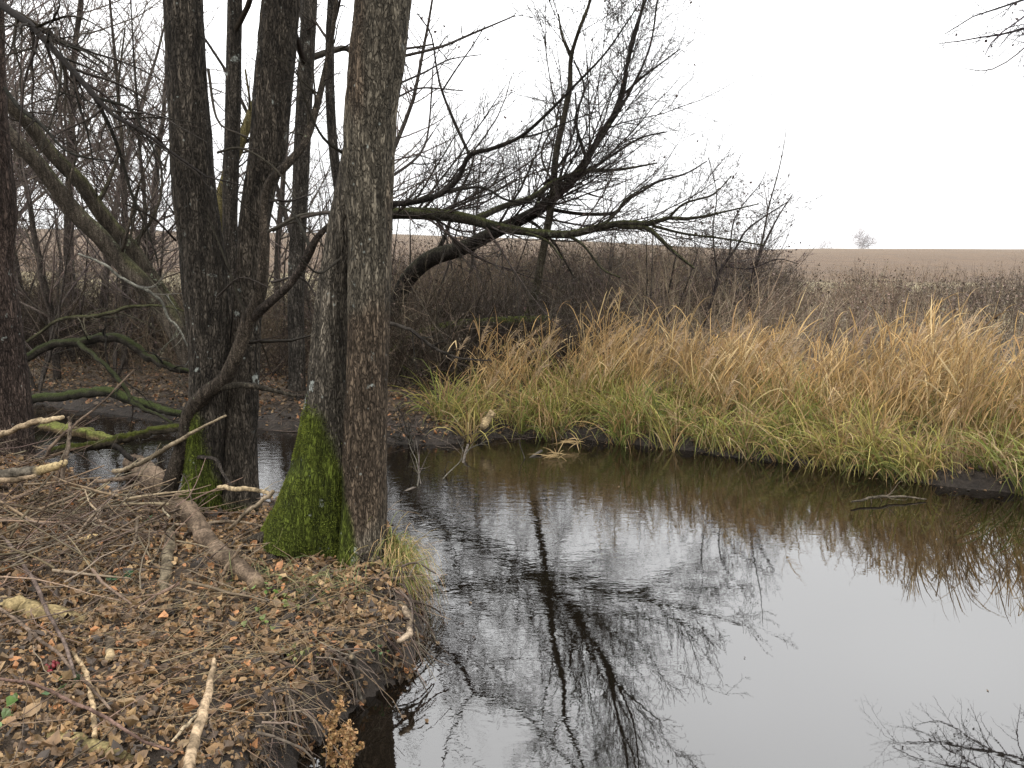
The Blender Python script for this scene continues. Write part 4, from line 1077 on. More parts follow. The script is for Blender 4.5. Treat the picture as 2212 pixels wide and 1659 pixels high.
lying(mb, 1200, (-5, .3, 1.8, 6.5), bank, (.12, .6), (.0012, .0036), (.125, .09, .06), lift=(.01, .06), bend=.18, amt=.6)
tag(mb.build('twig_litter', M_TWIG, origin=(0, 0, 0)), 'thin dark twigs scattered over the leaves of the near bank', 'twigs', kind='stuff')
mb = MB()
def farmud(p, sd, nr_):
    u, v = pu(p, np.full(len(p), .2))
    return ~nr_ & (sd > -.12) & (sd < 1.6) & (u > -100) & (u < 1350)
P, R = lying(mb, 900, (-9, 2, 7.5, 13), farmud, (.15, .8), (.0018, .006), (.06, .047, .036), lift=(.0, .12), bend=.2, pitch=.25, amt=.7)
a, b = grow(P, R, 3, .2, .95, 45, .4, .7, 4, .15, .03); add_grown(mb, a, b, 3, (.05, .04, .03))
tag(mb.build('twig_litter', M_TWIG, origin=(0, 0, 0)), 'dead twigs and sticks tangled along the muddy far bank', 'twigs', kind='stuff')
mb = MB()
def straw(p, sd, nr_):
    u, v = pu(p, np.full(len(p), .3))
    return nr_ & (sd > .1) & (u > 60) & (u < 800) & (v > 1240) & (v < 1560) & (rng.uniform(size=len(p)) < np.exp(-((u - 430) / 260) ** 2 - ((v - 1390) / 120) ** 2) + .1)
lying(mb, 300, (-3.5, .3, 2.2, 5.), straw, (.15, .55), (.0009, .002), (.24, .175, .10), lift=(.01, .08), bend=.28, m=7, w=(.5, 1.1))
tag(mb.build('straw', M_GRASS, origin=(0, 0, 0)), 'bleached dry grass stalks lying over the leaves in the foreground', 'dry grass', kind='stuff')

# ------------------------------------------------------------------ reeds and sedges
def ribbon_blades(mb, base, d0, L, wid, grav, m, Cb, Ct, wig=.04, kink=0.):
    N = len(base)
    P = np.empty((N, m, 3)); P[:, 0] = base; d = nrm(d0)
    if np.any(kink):
        kk_ = np.where(rng.uniform(size=N) < kink, rng.integers(1, m - 1, N), 99)
        kd_ = nrm(np.c_[rng.normal(-.5, .3, N), rng.normal(-.1, .25, N), rng.uniform(-1.1, -.5, N)])
    for i in range(1, m):
        P[:, i] = P[:, i - 1] + d * (L / (m - 1))[:, None]
        if np.any(kink):
            hit = kk_ == i
            d = np.where(hit[:, None], nrm(d * .25 + kd_), d)
        d = nrm(d + np.array([0, 0, -1.]) * (grav * (i / m) ** .8)[:, None] + rng.normal(size=(N, 3)) * wig)
    t = np.linspace(0, 1, m)
    W = wid[:, None] * np.minimum(1, (1.03 - t) * 2.2)[None] * np.minimum(1, .6 + t * 2)[None]
    S = nrm(np.cross(d0, rng.normal(size=(N, 3)) * .6 + np.array([0, 1., .2])))
    C = Cb[:, None] * (1 - t)[None, :, None] + Ct[:, None] * t[None, :, None]
    mb.ribbons(P, W, S, C)
    return P
TAN = np.array([[.40, .27, .12], [.34, .225, .10], [.46, .345, .18], [.28, .17, .075], [.41, .265, .105]])
GRN = np.array([[.21, .22, .045], [.14, .17, .035], [.29, .26, .065], [.36, .29, .09], [.12, .14, .035]])
def reed_p(u):
    return np.interp(u, [960, 1000, 1090, 1120, 1180, 1260, 1400, 1700, 2212, 2600], [.1, .45, .5, .35, .6, .75, .8, .85, 1, 1])
def t_reed(p, sd, nr_):
    u, v = pu(p, np.full(len(p), .5))
    depth = np.interp(u, [980, 1300, 1700, 2212], [1.3, 1.7, 2.1, 2.4])
    return ~nr_ & (sd > .35) & (sd < depth) & (u > 950) & (u < 2500) & (rng.uniform(size=len(p)) < reed_p(u) * sstep((fbm(np.c_[p * 1.7, np.zeros(len(p))], 2) - .22) / .3))
n = 760
p, z = scatter(n, (-1.5, 9.5, 5.4, 13), t_reed)
u, v = pu(p, z)
h = .88 * rng.uniform(.5, 1.1, n) * (.80 + .40 * fbm(np.c_[p * 1.1, np.ones(n) * 7], 2)) * np.interp(u, [980, 1500, 2000, 2300], [.98, 1.0, 1.06, 1.1]) * np.where(rng.uniform(size=n) < .12, 1.28, 1)
mb = MB()
m = 6
P = np.empty((n, m, 3)); P[:, 0] = to3(p, z - .02)
d = nrm(np.c_[rng.normal(.10, .12, n), rng.normal(0, .1, n), np.ones(n)])
for i in range(1, m):
    d = nrm(d + rng.normal(size=(n, 3)) * .035 + np.array([.012, 0, 0])); P[:, i] = P[:, i - 1] + d * (h / (m - 1))[:, None]
tc = TAN[rng.integers(0, 5, n)] * rng.uniform(.7, 1.15, (n, 1))
mb.tubes(P, np.full((n, 1), .0035) * rng.uniform(.7, 1.3, (n, 1)) * np.linspace(1, .6, m), 3, tc * .8)
k = 8
I = np.repeat(np.arange(n), k)
s = rng.uniform(.3, 1., n * k); f = s * (m - 1); i0 = np.minimum(f.astype(int), m - 2); fr = (f - i0)[:, None]
bp = P[I, i0] * (1 - fr) + P[I, i0 + 1] * fr
upr = rng.uniform(size=n * k) < .38
stv = rng.uniform(.55, 1.35, n)[I][:, None]
d0 = nrm(np.where(upr[:, None], np.c_[rng.normal(.42, .22, n * k), rng.normal(-.03, .2, n * k), rng.uniform(.7, 1.2, n * k)], np.c_[rng.normal(-.15, .3, n * k), rng.normal(-.08, .25, n * k), rng.uniform(.5, 1.2, n * k)]))
L = rng.uniform(.30, .68, n * k) * np.interp(s, [.3, 1], [1, .85])
cb = TAN[rng.integers(0, 5, n * k)] * rng.uniform(.75, 1.1, (n * k, 1)) * stv; ct = cb * rng.uniform(.75, 1.15, (n * k, 1))
low = (s < .5)[:, None] * rng.uniform(0, .6, (n * k, 1)); cb = cb * (1 - low) + np.array([.2, .19, .05]) * low
ribbon_blades(mb, bp, d0, L, rng.uniform(.002, .0068, n * k), rng.uniform(.08, .75, n * k) ** 1.2, 8, cb, ct, .05, kink=np.where(upr, .08, .9))
# feathery heads on a few
j = rng.choice(n, 150, replace=False)
kk = 40
ps = np.empty((150, 6, 3)); ps[:, 0] = P[j, -2]; dp_ = nrm(P[j, -1] - P[j, -2])
for i in range(1, 6):
    dp_ = nrm(dp_ + np.array([.11, 0, -.05])); ps[:, i] = ps[:, i - 1] + dp_ * rng.uniform(.05, .085, (150, 1))
mb.tubes(ps, np.full((150, 6), .0022), 3, (.34, .25, .15))
tt = rng.uniform(1.5, 4.98, (150, kk)); ti = tt.astype(int); tf = (tt - ti)[..., None]; ai = np.arange(150)[:, None]
bb = (ps[ai, ti] * (1 - tf) + ps[ai, ti + 1] * tf).reshape(-1, 3)
ribbon_blades(mb, bb, np.c_[rng.normal(.45, .35, 150 * kk), rng.normal(0, .3, 150 * kk), rng.normal(.5, .4, 150 * kk)], rng.uniform(.04, .11, 150 * kk), np.full(150 * kk, .0022), rng.uniform(.2, .8, 150 * kk), 3, np.tile([.33, .24, .15], (150 * kk, 1)), np.tile([.42, .31, .20], (150 * kk, 1)))
tag(mb.build('reeds', M_GRASS, origin=(0, 0, 0), smooth=False), 'tan dry reeds with hanging leaves along the far bank', 'reeds', kind='stuff')

def sedge_field(name, label, ntuft, test, box, per, Lr, cols, spread, cat='sedge', wid=(.0025, .0055), gr=(.5, 1.4), hue=None):
    p, z = scatter(ntuft, box, test)
    I = np.repeat(np.arange(ntuft), per); N = len(I)
    rad_ = rng.uniform(.02, .09, ntuft)
    b = to3(p, np.maximum(z, 0) - .02)[I] + np.c_[rng.normal(size=(N, 2)) * rad_[I][:, None], np.zeros(N)]
    tl = rng.normal(0, .16, (ntuft, 2))
    d0 = np.c_[rng.normal(size=(N, 2)) * spread + tl[I], np.ones(N)]
    sz = rng.uniform(.7, 1.2, ntuft)
    tcol = cols[rng.integers(0, len(cols), ntuft)]
    c = tcol[I] * .6 + cols[rng.integers(0, len(cols), N)] * .4
    c = c * rng.uniform(.65, 1.25, (N, 1))
    dead = rng.uniform(size=N) < .34
    c[dead] = TAN[rng.integers(0, 5, dead.sum())] * .8
    mb = MB()
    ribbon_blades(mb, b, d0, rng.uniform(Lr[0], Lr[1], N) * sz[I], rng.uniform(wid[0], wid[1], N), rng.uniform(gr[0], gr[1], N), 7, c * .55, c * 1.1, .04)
    return tag(mb.build(name, M_GRASS, origin=(0, 0, 0), smooth=False), label, cat, kind='stuff')
def t_sedge(p, sd, nr_):
    u, v = pu(p, np.full(len(p), .3))
    pr = np.interp(u, [925, 960, 1060, 1110, 1200, 1500, 2212, 2500], [.15, .4, .45, .5, .9, 1, .9, .9])
    return ~nr_ & (u > 930) & (sd > -.06) & (sd < np.interp(u, [950, 1250, 1700, 2212], [1., 1.4, 1.8, 2.2])) & (rng.uniform(size=len(p)) < pr * np.interp(sd, [0, .12, .3], [.9, 1, 1]) * sstep((fbm(np.c_[p * 2.4, np.ones(len(p)) * 4], 2) - .34) / .25))
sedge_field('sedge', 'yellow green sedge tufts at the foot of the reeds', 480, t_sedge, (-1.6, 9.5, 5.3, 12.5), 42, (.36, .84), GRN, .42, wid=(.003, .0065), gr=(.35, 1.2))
def t_dry(p, sd, nr_):
    u, v = pu(p, np.full(len(p), .3))
    return ~nr_ & (sd > .03) & (sd < 2.0) & (u > 1500) & (rng.uniform(size=len(p)) < np.interp(u, [1500, 2000, 2300], [.15, .7, 1]))
sedge_field('dry_grass', 'thin pinkish brown dead grass among the sedges on the right', 190, t_dry, (1.2, 9.5, 5.3, 12.5), 40, (.3, .62), np.array([[.40, .28, .16], [.32, .22, .13], [.44, .33, .20], [.28, .24, .09]]), .24, cat='grass', wid=(.0012, .003), gr=(.3, 1.))

# ------------------------------------------------------------------ the sedge tussock beside the big alder
e0, e1 = on_ground(838, 1192), on_ground(872, 1262)
b0 = (e0 + e1) / 2
mb = MB()
N = 900
f_ = rng.uniform(0, 1, (N, 1)) ** 1.3
base = e0 * (1 - f_) + e1 * f_ + np.c_[rng.normal(.01, .035, N), rng.normal(0, .03, N), rng.uniform(-.05, .01, N)]
d0 = np.c_[rng.normal(.20, .26, N), rng.normal(-.30, .28, N), rng.uniform(.35, 1., N)]
gc = np.array([[.15, .18, .045], [.12, .15, .035], [.26, .22, .08], [.34, .255, .12]])[rng.choice(4, N, p=[.3, .2, .25, .25])] * rng.uniform(.6, 1.2, (N, 1))
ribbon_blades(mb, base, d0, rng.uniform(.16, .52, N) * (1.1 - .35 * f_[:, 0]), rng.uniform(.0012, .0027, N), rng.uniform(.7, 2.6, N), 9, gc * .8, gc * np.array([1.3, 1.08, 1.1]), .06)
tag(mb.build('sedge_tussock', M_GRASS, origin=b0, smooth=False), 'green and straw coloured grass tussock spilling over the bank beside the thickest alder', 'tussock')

# rounded dark tussock far bank, left of the reeds
p0 = on_ground(885, 818)
mb = MB(); N = 500
d0 = np.c_[rng.normal(size=(N, 2)) * .5, rng.uniform(.5, 1, N)]
gc = np.tile([.075, .085, .04], (N, 1)) * rng.uniform(.6, 1.3, (N, 1))
ribbon_blades(mb, p0 + np.c_[rng.normal(0, .08, (N, 2)), np.zeros(N)], d0, rng.uniform(.2, .42, N), rng.uniform(.002, .004, N), rng.uniform(.8, 1.6, N), 6, gc * .6, gc, .04)
tag(mb.build('sedge_tussock', M_GRASS, origin=p0, smooth=False), 'low rounded dull green tussock on the far bank, right of the thickest alder', 'tussock')

# ------------------------------------------------------------------ sticks, logs and branches one can point at
def stick(name, label, pts, col, k=8, lift=.0, cat='stick', mode='ground', end=None, moss=None, seed=None, amp=.12, fine=.08, mat=None, twigs=None, n=None, group=None):
    o = []
    for q in pts:
        if len(q) > 3 and q[3] is not None:
            pt = at_y(q[0], q[1], q[3])
        else:
            pt = on_ground(q[0], q[1])
        rr = q[2] * .5 * zdepth(pt) / FPX
        if not (len(q) > 3 and q[3] is not None):
            pt = pt + np.array([0, 0, rr * .7 + lift])
        o.append([*pt, rr])
    nn = n or max(14, 6 * len(pts))
    c = catmull(np.array(o), nn)
    P, R = c[:, :3], np.maximum(c[:, 3], .0015)
    P = P + rng.normal(size=P.shape) * R[:, None] * .12
    ss_ = np.linspace(0, nn / 6., nn)[:, None]
    wb_ = np.concatenate([fbm(np.c_[ss_ * 1.7, ss_ * 0 + j_ * 7.7, ss_ * 0 + rng.uniform(0, 50)], 2)[:, None] - .5 for j_ in range(3)], 1)
    P = P + wb_ * np.minimum(R[:, None] * 2.4, .06 if cat == 'branch' else .022)
    sd_ = seed if seed is not None else rng.uniform(0, 90)
    base = np.array(col, float)
    def cf(V, S, off):
        cc = base * (.65 + .7 * fbm(V * np.array([9., 9., 9.]) + sd_, 3)[..., None])
        pt_ = sstep((fbm(V * np.array([16., 16., 16.]) + sd_ + 4, 3) - .50) / .07)[..., None]
        cc = cc * (1 - .55 * pt_)
        if moss is not None:
            m = sstep((nrm(off)[..., 2] - .1 + .9 * (fbm(V * 5. + sd_, 3) - .5)) / .4)[..., None] * .85
            cc = cc * (1 - m) + np.array(moss) * (.6 + .8 * fbm(V * 30., 2)[..., None]) * m
        if end is not None:
            T = S.max(); e = sstep((S - T * end[1]) / (T * .04))[..., None] if end[1] > .5 else 1 - sstep((S - T * end[1]) / (T * .04))[..., None]
            cc = cc * (1 - e) + np.array(end[0]) * (.8 + .4 * fbm(V * 25., 2)[..., None]) * e
        return cc
    mb = MB()
    thick(mb, P, R, k, sd_, cf, amp, fine, cap=True)
    mb.C = [np.array(x) for x in mb.C]
    for x in mb.C:
        if len(x) == 1: x[:] = np.array([.20, .15, .09])
    if twigs:
        a, b = grow(P[None], R[None], twigs[0], .2, 1, 45, twigs[1], .5, 5, .15, .02, lmin=.05); add_grown(mb, a, b, 3, np.array(col) * .9)
        a, b = grow(a, b, 7, .2, 1, 45, .45, .7, 4, .15, .0, lmax=.25); add_grown(mb, a, b, 3, np.array(col) * .9)
    return tag(mb.build(name, mat or M_WOOD), label, cat, group)
GREYB, PALE, YEL = (.105, .082, .058), (.30, .22, .13), (.30, .22, .10)
stick('fallen_log', 'knobbly grey log lying from the stream edge down onto the leaves', [(284, 1012, 34), (333, 1058, 42), (375, 1096, 42), (417, 1143, 41), (458, 1193, 38), (500, 1233, 38), (530, 1255, 36), (556, 1285, 34)], (.135, .098, .068), 20, cat='log', amp=.10, seed=3., mat=M_WOOD, n=60, lift=.025)
stick('log', 'short upright-lying grey stick just left of the knobbly log', [(371, 1143, 12), (366, 1180, 24), (362, 1220, 25), (358, 1255, 24), (356, 1284, 20)], (.13, .105, .07), 12, cat='log')
stick('branch_stick', 'thick bark-stripped stick running off the bottom edge of the photo', [(462, 1425, 8, 3.22), (456, 1450, 13, 3.14), (450, 1490, 17, 3.0), (440, 1530, 20, 2.86), (426, 1580, 23, 2.7), (410, 1640, 25, 2.52), (402, 1690, 27, 2.4)], (.30, .22, .14), 14, cat='stick', n=40)
stick('branch_stick', 'curved pale thin stick standing out of the leaves at lower left', [(157, 1418, 6), (172, 1440, 9), (184, 1462, 11), (194, 1500, 12), (202, 1540, 12), (206, 1575, 12), (208, 1604, 11)], PALE, 10, lift=.02)
stick('log', 'yellow lichened short log half buried at the bottom left corner', [(96, 1585, 20), (130, 1592, 30), (187, 1612, 36), (235, 1630, 38), (285, 1645, 34)], (.20, .16, .075), 14, cat='log', amp=.08, fine=.12, lift=-.02)
stick('split_log', 'yellow split log poking in from the left edge above the straw', [(-60, 1300, 40), (0, 1312, 40), (60, 1324, 42), (120, 1336, 40), (185, 1343, 24)], (.21, .16, .08), 14, cat='log', amp=.08, fine=.12, lift=-.02, end=((.25, .19, .11), .3))
stick('branch_stick', 'long pale stick pointing right out of the brush pile at the left edge', [(-40, 955, 14, 5.55), (0, 938, 13, 5.5), (33, 926, 12, 5.45), (67, 915, 13, 5.4), (105, 907, 12, 5.35), (136, 900, 9, 5.3)], (.22, .165, .105), 10, end=((.27, .21, .13), .72))
stick('log', 'cut branch with a pale torn end lying on the brush pile', [(-40, 1030, 20, 5.3), (0, 1024, 21, 5.25), (50, 1020, 21, 5.2), (90, 1016, 20, 5.15), (120, 1007, 18, 5.1), (142, 998, 12, 5.05)], (.10, .085, .065), 12, cat='log', end=((.25, .19, .10), .62))
stick('branch_stick', 'thin stick lying just under the pale cut branch on the brush pile', [(-40, 1040, 12, 5.1), (20, 1036, 12, 5.05), (75, 1030, 10, 5.)], (.17, .125, .08), 8)
stick('wood_chip', 'pale fresh wood splinter on the twigs below the brush pile', [(157, 1187, 7), (182, 1178, 10), (209, 1170, 9)], (.40, .29, .15), 8, lift=.03, cat='splinter')
stick('branch_stick', 'pair of pale broken sticks at the foot of the V trunks', [(470, 1051, 9, 5.35), (505, 1055, 11, 5.3), (542, 1057, 10, 5.3), (585, 1068, 7, 5.3)], (.30, .23, .14), 8, lift=.03, twigs=(4., .4))
stick('branch_stick', 'straight stick rising from the leaves to the moss of the thickest alder', [(492, 1148, 8), (530, 1110, 9, 5.0), (560, 1085, 9, 5.0), (592, 1062, 9, 5.0)], (.16, .125, .085), 8)
stick('branch_stick', 'pale bare stick slanting up from the log end to the crooked sapling', [(246, 1020, 10, 5.9), (290, 1005, 10, 5.8), (333, 985, 10, 5.7), (380, 955, 9, 5.6), (417, 934, 8, 5.5), (487, 897, 5, 5.4)], (.17, .135, .09), 8)
stick('branch_stick', 'short dark stick lying over the top of the knobbly log', [(210, 1040, 9, 5.75), (250, 1036, 10, 5.75), (307, 1023, 10, 5.75)], (.12, .088, .062), 8)
stick('branch_stick', 'long slim twig arching across the leaves from the left edge', [(-30, 1152, 6), (0, 1148, 6), (83, 1136, 7), (140, 1138, 7), (200, 1142, 6), (270, 1155, 5), (330, 1180, 3)], (.12, .09, .065), 6, lift=.05)
stick('branch_stick', 'long pale twig curving over the middle of the knobbly log', [(250, 1118, 4), (320, 1136, 5), (369, 1150, 6), (420, 1152, 7), (480, 1146, 7), (540, 1148, 6), (610, 1172, 4)], (.17, .13, .09), 6, lift=.05)
stick('branch_stick', 'twig curving across the leaves below the moss foot of the thickest alder', [(505, 1180, 4), (570, 1150, 6), (620, 1146, 7), (660, 1158, 6), (724, 1168, 5)], (.15, .11, .075), 6, lift=.04, twigs=(3., .3))
stick('branch_stick', 'dark twig crossing from the leaves up to the upper end of the knobbly log', [(190, 1215, 4), (260, 1180, 6), (330, 1140, 6), (390, 1100, 5, 4.9)], (.10, .075, .055), 6, lift=.05)
stick('branch_stick', 'reddish dark stick on the leaves left of the bank corner', [(500, 1402, 5), (552, 1414, 9), (600, 1432, 9), (640, 1450, 8), (690, 1470, 5)], (.085, .058, .042), 8, lift=.01)
stick('branch_stick', 'long purple brown shoot running down the left side over the leaves', [(-10, 1165, 8), (30, 1215, 9), (70, 1270, 9), (100, 1340, 9), (140, 1420, 8), (165, 1500, 6)], (.105, .078, .064), 6, lift=.07)
stick('branch_stick', 'purple brown shoot from the left edge to the yellow short log', [(-20, 1500, 6), (60, 1512, 7), (140, 1545, 8), (220, 1585, 8), (300, 1635, 7), (380, 1665, 5)], (.11, .070, .055), 6, lift=.07)
stick('branch_stick', 'shoot slanting from the split log to the red berries', [(-20, 1325, 6), (40, 1365, 8), (100, 1420, 8), (170, 1480, 8), (240, 1560, 6)], (.13, .095, .07), 6, lift=.05)
stick('branch_stick', 'short thick stub with a pale cut end among the straw', [(236, 1395, 14), (238, 1415, 17), (241, 1440, 17)], (.11, .085, .06), 10, lift=.03, end=((.28, .21, .12), .7))
stick('branch_stick', 'short pale twig pointing at the bark-stripped stick near the bottom', [(374, 1620, 6), (400, 1590, 8), (425, 1560, 5)], (.33, .26, .17), 6, lift=.03)
stick('branch_stick', 'straight twig standing over the lower end of the knobbly log', [(468, 1262, 5), (495, 1220, 7, 4.35), (525, 1175, 6, 4.35)], (.15, .11, .075), 6)
stick('bare_root', 'pale bent root on the bank edge below the grass tussock', [(873, 1310, 12, 3.93), (880, 1335, 12, 3.86), (887, 1355, 13, 3.8), (880, 1372, 14, 3.72), (862, 1384, 10, 3.66)], (.26, .2, .14), 8, cat='root')
stick('bare_root', 'grey root hanging straight down the undercut bank into the water', [(758, 1418, 14, 3.40), (766, 1440, 14, 3.47), (770, 1475, 12, 3.50), (778, 1512, 9, 3.50)], (.11, .095, .075), 8, cat='root')
stick('bare_root', 'pale root hanging in the undercut nearest to the bottom edge', [(575, 1545, 8, 2.95), (585, 1590, 11, 3.02), (585, 1640, 12, 3.02), (580, 1680, 10, 3.0)], (.17, .135, .1), 8, cat='root')
# across the left arm of the stream
stick('fallen_log', 'mossy log floating across the left arm of the stream behind the brush pile', [(110, 975, 18.6, 7.0), (150, 968, 19.8, 7.0), (210, 962, 19.8, 7.05), (265, 948, 19.8, 7.1), (320, 934, 18.6, 7.2), (370, 926, 18.6, 7.25), (410, 922, 12.4, 7.3)], (.036, .030, .021), 16, cat='log', moss=(.026, .030, .004), n=50, amp=.2, fine=.2, twigs=(2., .2))
stick('branch_stick', 'black forked stub under the floating mossy log', [(245, 960, 12, 7.05), (275, 985, 11, 6.9), (300, 1003, 11, 6.8), (308, 1020, 10, 6.7), (295, 1045, 6, 6.6)], (.014, .012, .01), 8)
stick('fallen_log', 'broken log with torn yellow wood lying in the stream at the far left', [(90, 920, 17.7, 7.9), (125, 925, 23.1, 7.8), (170, 934, 24.5, 7.7), (215, 944, 23.1, 7.6), (262, 955, 10.9, 7.5)], (.13, .095, .055), 14, cat='log', moss=(.075, .085, .02), amp=.3, fine=.3)
stick('arched_branch', 'mossy dark branch arching over the far bank left of the V trunks', [(40, 785, 19.2, 8.9), (60, 770, 19.2, 8.9), (100, 752, 18.4, 8.9), (130, 745, 18.4, 8.9), (190, 738, 19.2, 8.8), (230, 730, 20.0, 8.7), (280, 740, 18.4, 8.6), (320, 770, 16.0, 8.5), (360, 790, 14.4, 8.4), (412, 804, 12.0, 8.3), (470, 812, 9.6, 8.2), (520, 850, 8.0, 8.2), (540, 935, 8.0, 8.2)], (.022, .019, .015), 14, cat='branch', moss=(.015, .018, .006), n=60, amp=.22, fine=.2, twigs=(3., .25))
stick('arched_branch', 'thin mossy branch drooping from the arched branch to the stream', [(170, 742, 12.0, 8.8), (200, 765, 10.5, 8.6), (230, 790, 9.8, 8.4), (262, 830, 9.8, 8.2), (285, 862, 9.0, 8.), (310, 885, 9.0, 7.9), (350, 900, 6.8, 7.8), (390, 930, 4.5, 7.7)], (.022, .019, .015), 10, cat='branch', moss=(.017, .020, .007), twigs=(5., .3), amp=.2, fine=.2)
stick('fallen_log', 'dark mossy log edging the far side of the left stream arm', [(60, 862, 18.2, 10.6), (120, 858, 19.6, 10.5), (180, 848, 21.0, 10.4), (235, 846, 22.4, 10.3), (280, 862, 19.6, 10.2), (340, 882, 16.8, 10.), (410, 900, 14.0, 9.8)], (.022, .020, .015), 14, cat='log', moss=(.026, .033, .01), n=40)
stick('branch_stick', 'white lichened thin branch slanting down left of the V trunks', [(170, 548, 3.8, 8.6), (230, 573, 6.0, 8.6), (256, 596, 6.8, 8.6), (290, 615, 6.8, 8.6), (330, 635, 6.8, 8.5), (352, 660, 6.0, 8.5), (366, 690, 5.2, 8.5), (385, 708, 4.5, 8.5), (420, 800, 3.8, 8.5), (425, 930, 3.8, 8.5)], (.12, .115, .095), 8, cat='branch', twigs=(6., .25), amp=.2)
stick('branch_stick', 'mossy level bough low above the far bank left of the V trunks', [(60, 740, 6.4, 9.3), (130, 690, 7.2, 9.3), (205, 683, 8.0, 9.2), (260, 668, 8.0, 9.2), (300, 662, 6.4, 9.1), (370, 664, 4.8, 9.), (440, 690, 4.0, 9.)], (.045, .040, .027), 8, cat='branch', moss=(.028, .030, .010), twigs=(7., .25), amp=.2)
stick('branch_stick', 'thin forked shoot leaning up from the brush pile over the stream', [(100, 985, 8, 6.0), (120, 955, 7, 6.0), (165, 915, 6, 6.1), (220, 870, 4, 6.2), (290, 800, 3, 6.4)], (.12, .088, .064), 6, twigs=(3., .3))
stick('branch_stick', 'crooked thin stake standing in the brush pile before the stream', [(133, 1040, 9, 5.7), (140, 1000, 9, 5.7), (148, 960, 8, 5.75), (152, 925, 7, 5.8), (147, 900, 5, 5.8)], (.13, .10, .075), 6)
# dead branches in the water right of the big alder
stick('fallen_branch', 'grey dead branch lying in the water just right of the thickest alder', [(835, 1085, 8, 6.9), (880, 1060, 8, 7.1), (940, 1050, 7, 7.4), (975, 1030, 9, 7.7), (1000, 1000, 7, 8.1), (1010, 960, 5, 8.4)], (.10, .085, .07), 8, cat='branch', twigs=(5., .4))
stick('fallen_branch', 'thin stick slanting into the water below the left reeds', [(960, 1080, 4, 7.0), (1040, 1048, 5, 7.5), (1100, 1020, 6, 8.), (1170, 975, 6, 8.5)], (.06, .052, .042), 6, cat='branch', twigs=(2., .25))
stick('fallen_branch', 'small snag of sticks in the water before the reeds at centre right', [(1840, 1085, 4, 6.6), (1890, 1075, 6, 6.7), (1940, 1072, 5, 6.75), (2000, 1078, 3, 6.75)], (.09, .075, .055), 6, cat='branch', twigs=(6., .4))
stick('log', 'pale rotten stub at the mud edge below the left reed clump', [(1044, 922, 16, 8.95), (1055, 905, 18, 9.05), (1066, 890, 16, 9.1)], (.24, .18, .10), 10, cat='stub')

stick('fallen_branch', 'dead twiggy bough dipping into the stream beside the thickest alder', [(838, 925, 12, 9.6), (870, 950, 11, 9.2), (905, 985, 9, 8.6), (930, 1010, 8, 8.2), (965, 1045, 5, 7.6)], (.05, .042, .034), 8, cat='branch', twigs=(8., .45))
stick('fallen_branch', 'thin dark bough hanging over the water right of the thickest alder', [(842, 700, 9, 9.8), (880, 712, 8, 9.7), (930, 745, 7, 9.6), (985, 772, 5, 9.5), (1060, 778, 3, 9.4)], (.035, .03, .025), 8, cat='branch', twigs=(8., .4))
# broken reed rafts lying on the water at the far edge
for (u, v, y, lb) in ((1375 - 130, 955, 8.75, 'folded tan reed fan bent onto the water below the reeds'), (1205, 985, 8.3, 'dead reed bits floating just off the far bank')):
    c0 = at_y(u, v, y); c0[2] = max(c0[2], .02)
    mb = MB(); N = 22
    ribbon_blades(mb, c0 + rng.normal(size=(N, 3)) * np.array([.03, .03, .01]), np.c_[rng.normal(-.5, .6, N), rng.normal(-.2, .3, N), rng.uniform(-.1, .35, N)], rng.uniform(.12, .3, N), np.full(N, .005), rng.uniform(.1, .5, N), 5, np.tile([.30, .22, .11], (N, 1)), np.tile([.36, .25, .12], (N, 1)))
    tag(mb.build('broken_reed', M_GRASS, smooth=False), lb, 'reed')

# ------------------------------------------------------------------ bank roots, dead stalks, small plants
mb = MB()
i = rng.integers(8, len(NEAR_S) - 1, 3000)
q = NEAR_S[i] + rng.normal(size=(3000, 2)) * .03
u, v = proj(np.c_[q, np.full(3000, .1)])
q = q[(u > 520) & (u < 960) & (v > 1260) & (v < 1720)]
n = len(q)
inl = np.tile([-.12, .03], (n, 1))
P = np.empty((n, 6, 3)); P[:, 0] = np.c_[q + inl * rng.uniform(.3, 1.6, (n, 1)), rng.uniform(.16, .30, n)]
d = nrm(np.c_[rng.uniform(.3, 1, n), rng.normal(-.35, .4, n), rng.uniform(-.3, .5, n)])
L = rng.uniform(.1, .38, n)
for s in range(1, 6):
    d = nrm(d + np.array([0, 0, -.32]) + rng.normal(size=(n, 3)) * .22); P[:, s] = P[:, s - 1] + d * (L / 5)[:, None]
mb.tubes(P, .0014 + .007 * rng.uniform(0, 1, (n, 1)) ** 3 * np.linspace(1, .4, 6), 4, col_var((.085, .066, .05), n, .7))
tag(mb.build('bank_roots', M_TWIG, origin=(0, 0, 0)), 'fringe of thin bare roots hanging from the undercut near bank', 'roots', kind='stuff')

def dock(label, pts, y):
    mb = MB()
    P, R = trace([(*q, 5, y) for q in pts], 16)
    mb.tubes(P[None], R[None] * .6, 5, (.20, .11, .05))
    N = 300
    j = rng.integers(4, 16, N)
    p = P[j] + rng.normal(size=(N, 3)) * .012
    leaf_mesh(mb, p, rng.uniform(.010, .026, N), rng.normal(size=(N, 3)), col_var((.26, .15, .06), N, .35), .8, .4)
    a, b = grow(catmull(np.c_[P, R], 12)[None, :, :3], R[None, :12], 9, .3, .8, 40, .35, .5, 5, .1, .05); add_grown(mb, a, b, 3, (.2, .11, .05))
    N = 120
    p = a[rng.integers(0, len(a), N), rng.integers(1, 5, N)] + rng.normal(size=(N, 3)) * .006
    leaf_mesh(mb, p, rng.uniform(.010, .024, N), rng.normal(size=(N, 3)), col_var((.28, .16, .065), N, .35), .8, .4)
    return tag(mb.build('dock_stalk', M_LEAF, smooth=False), label, 'dead plant')
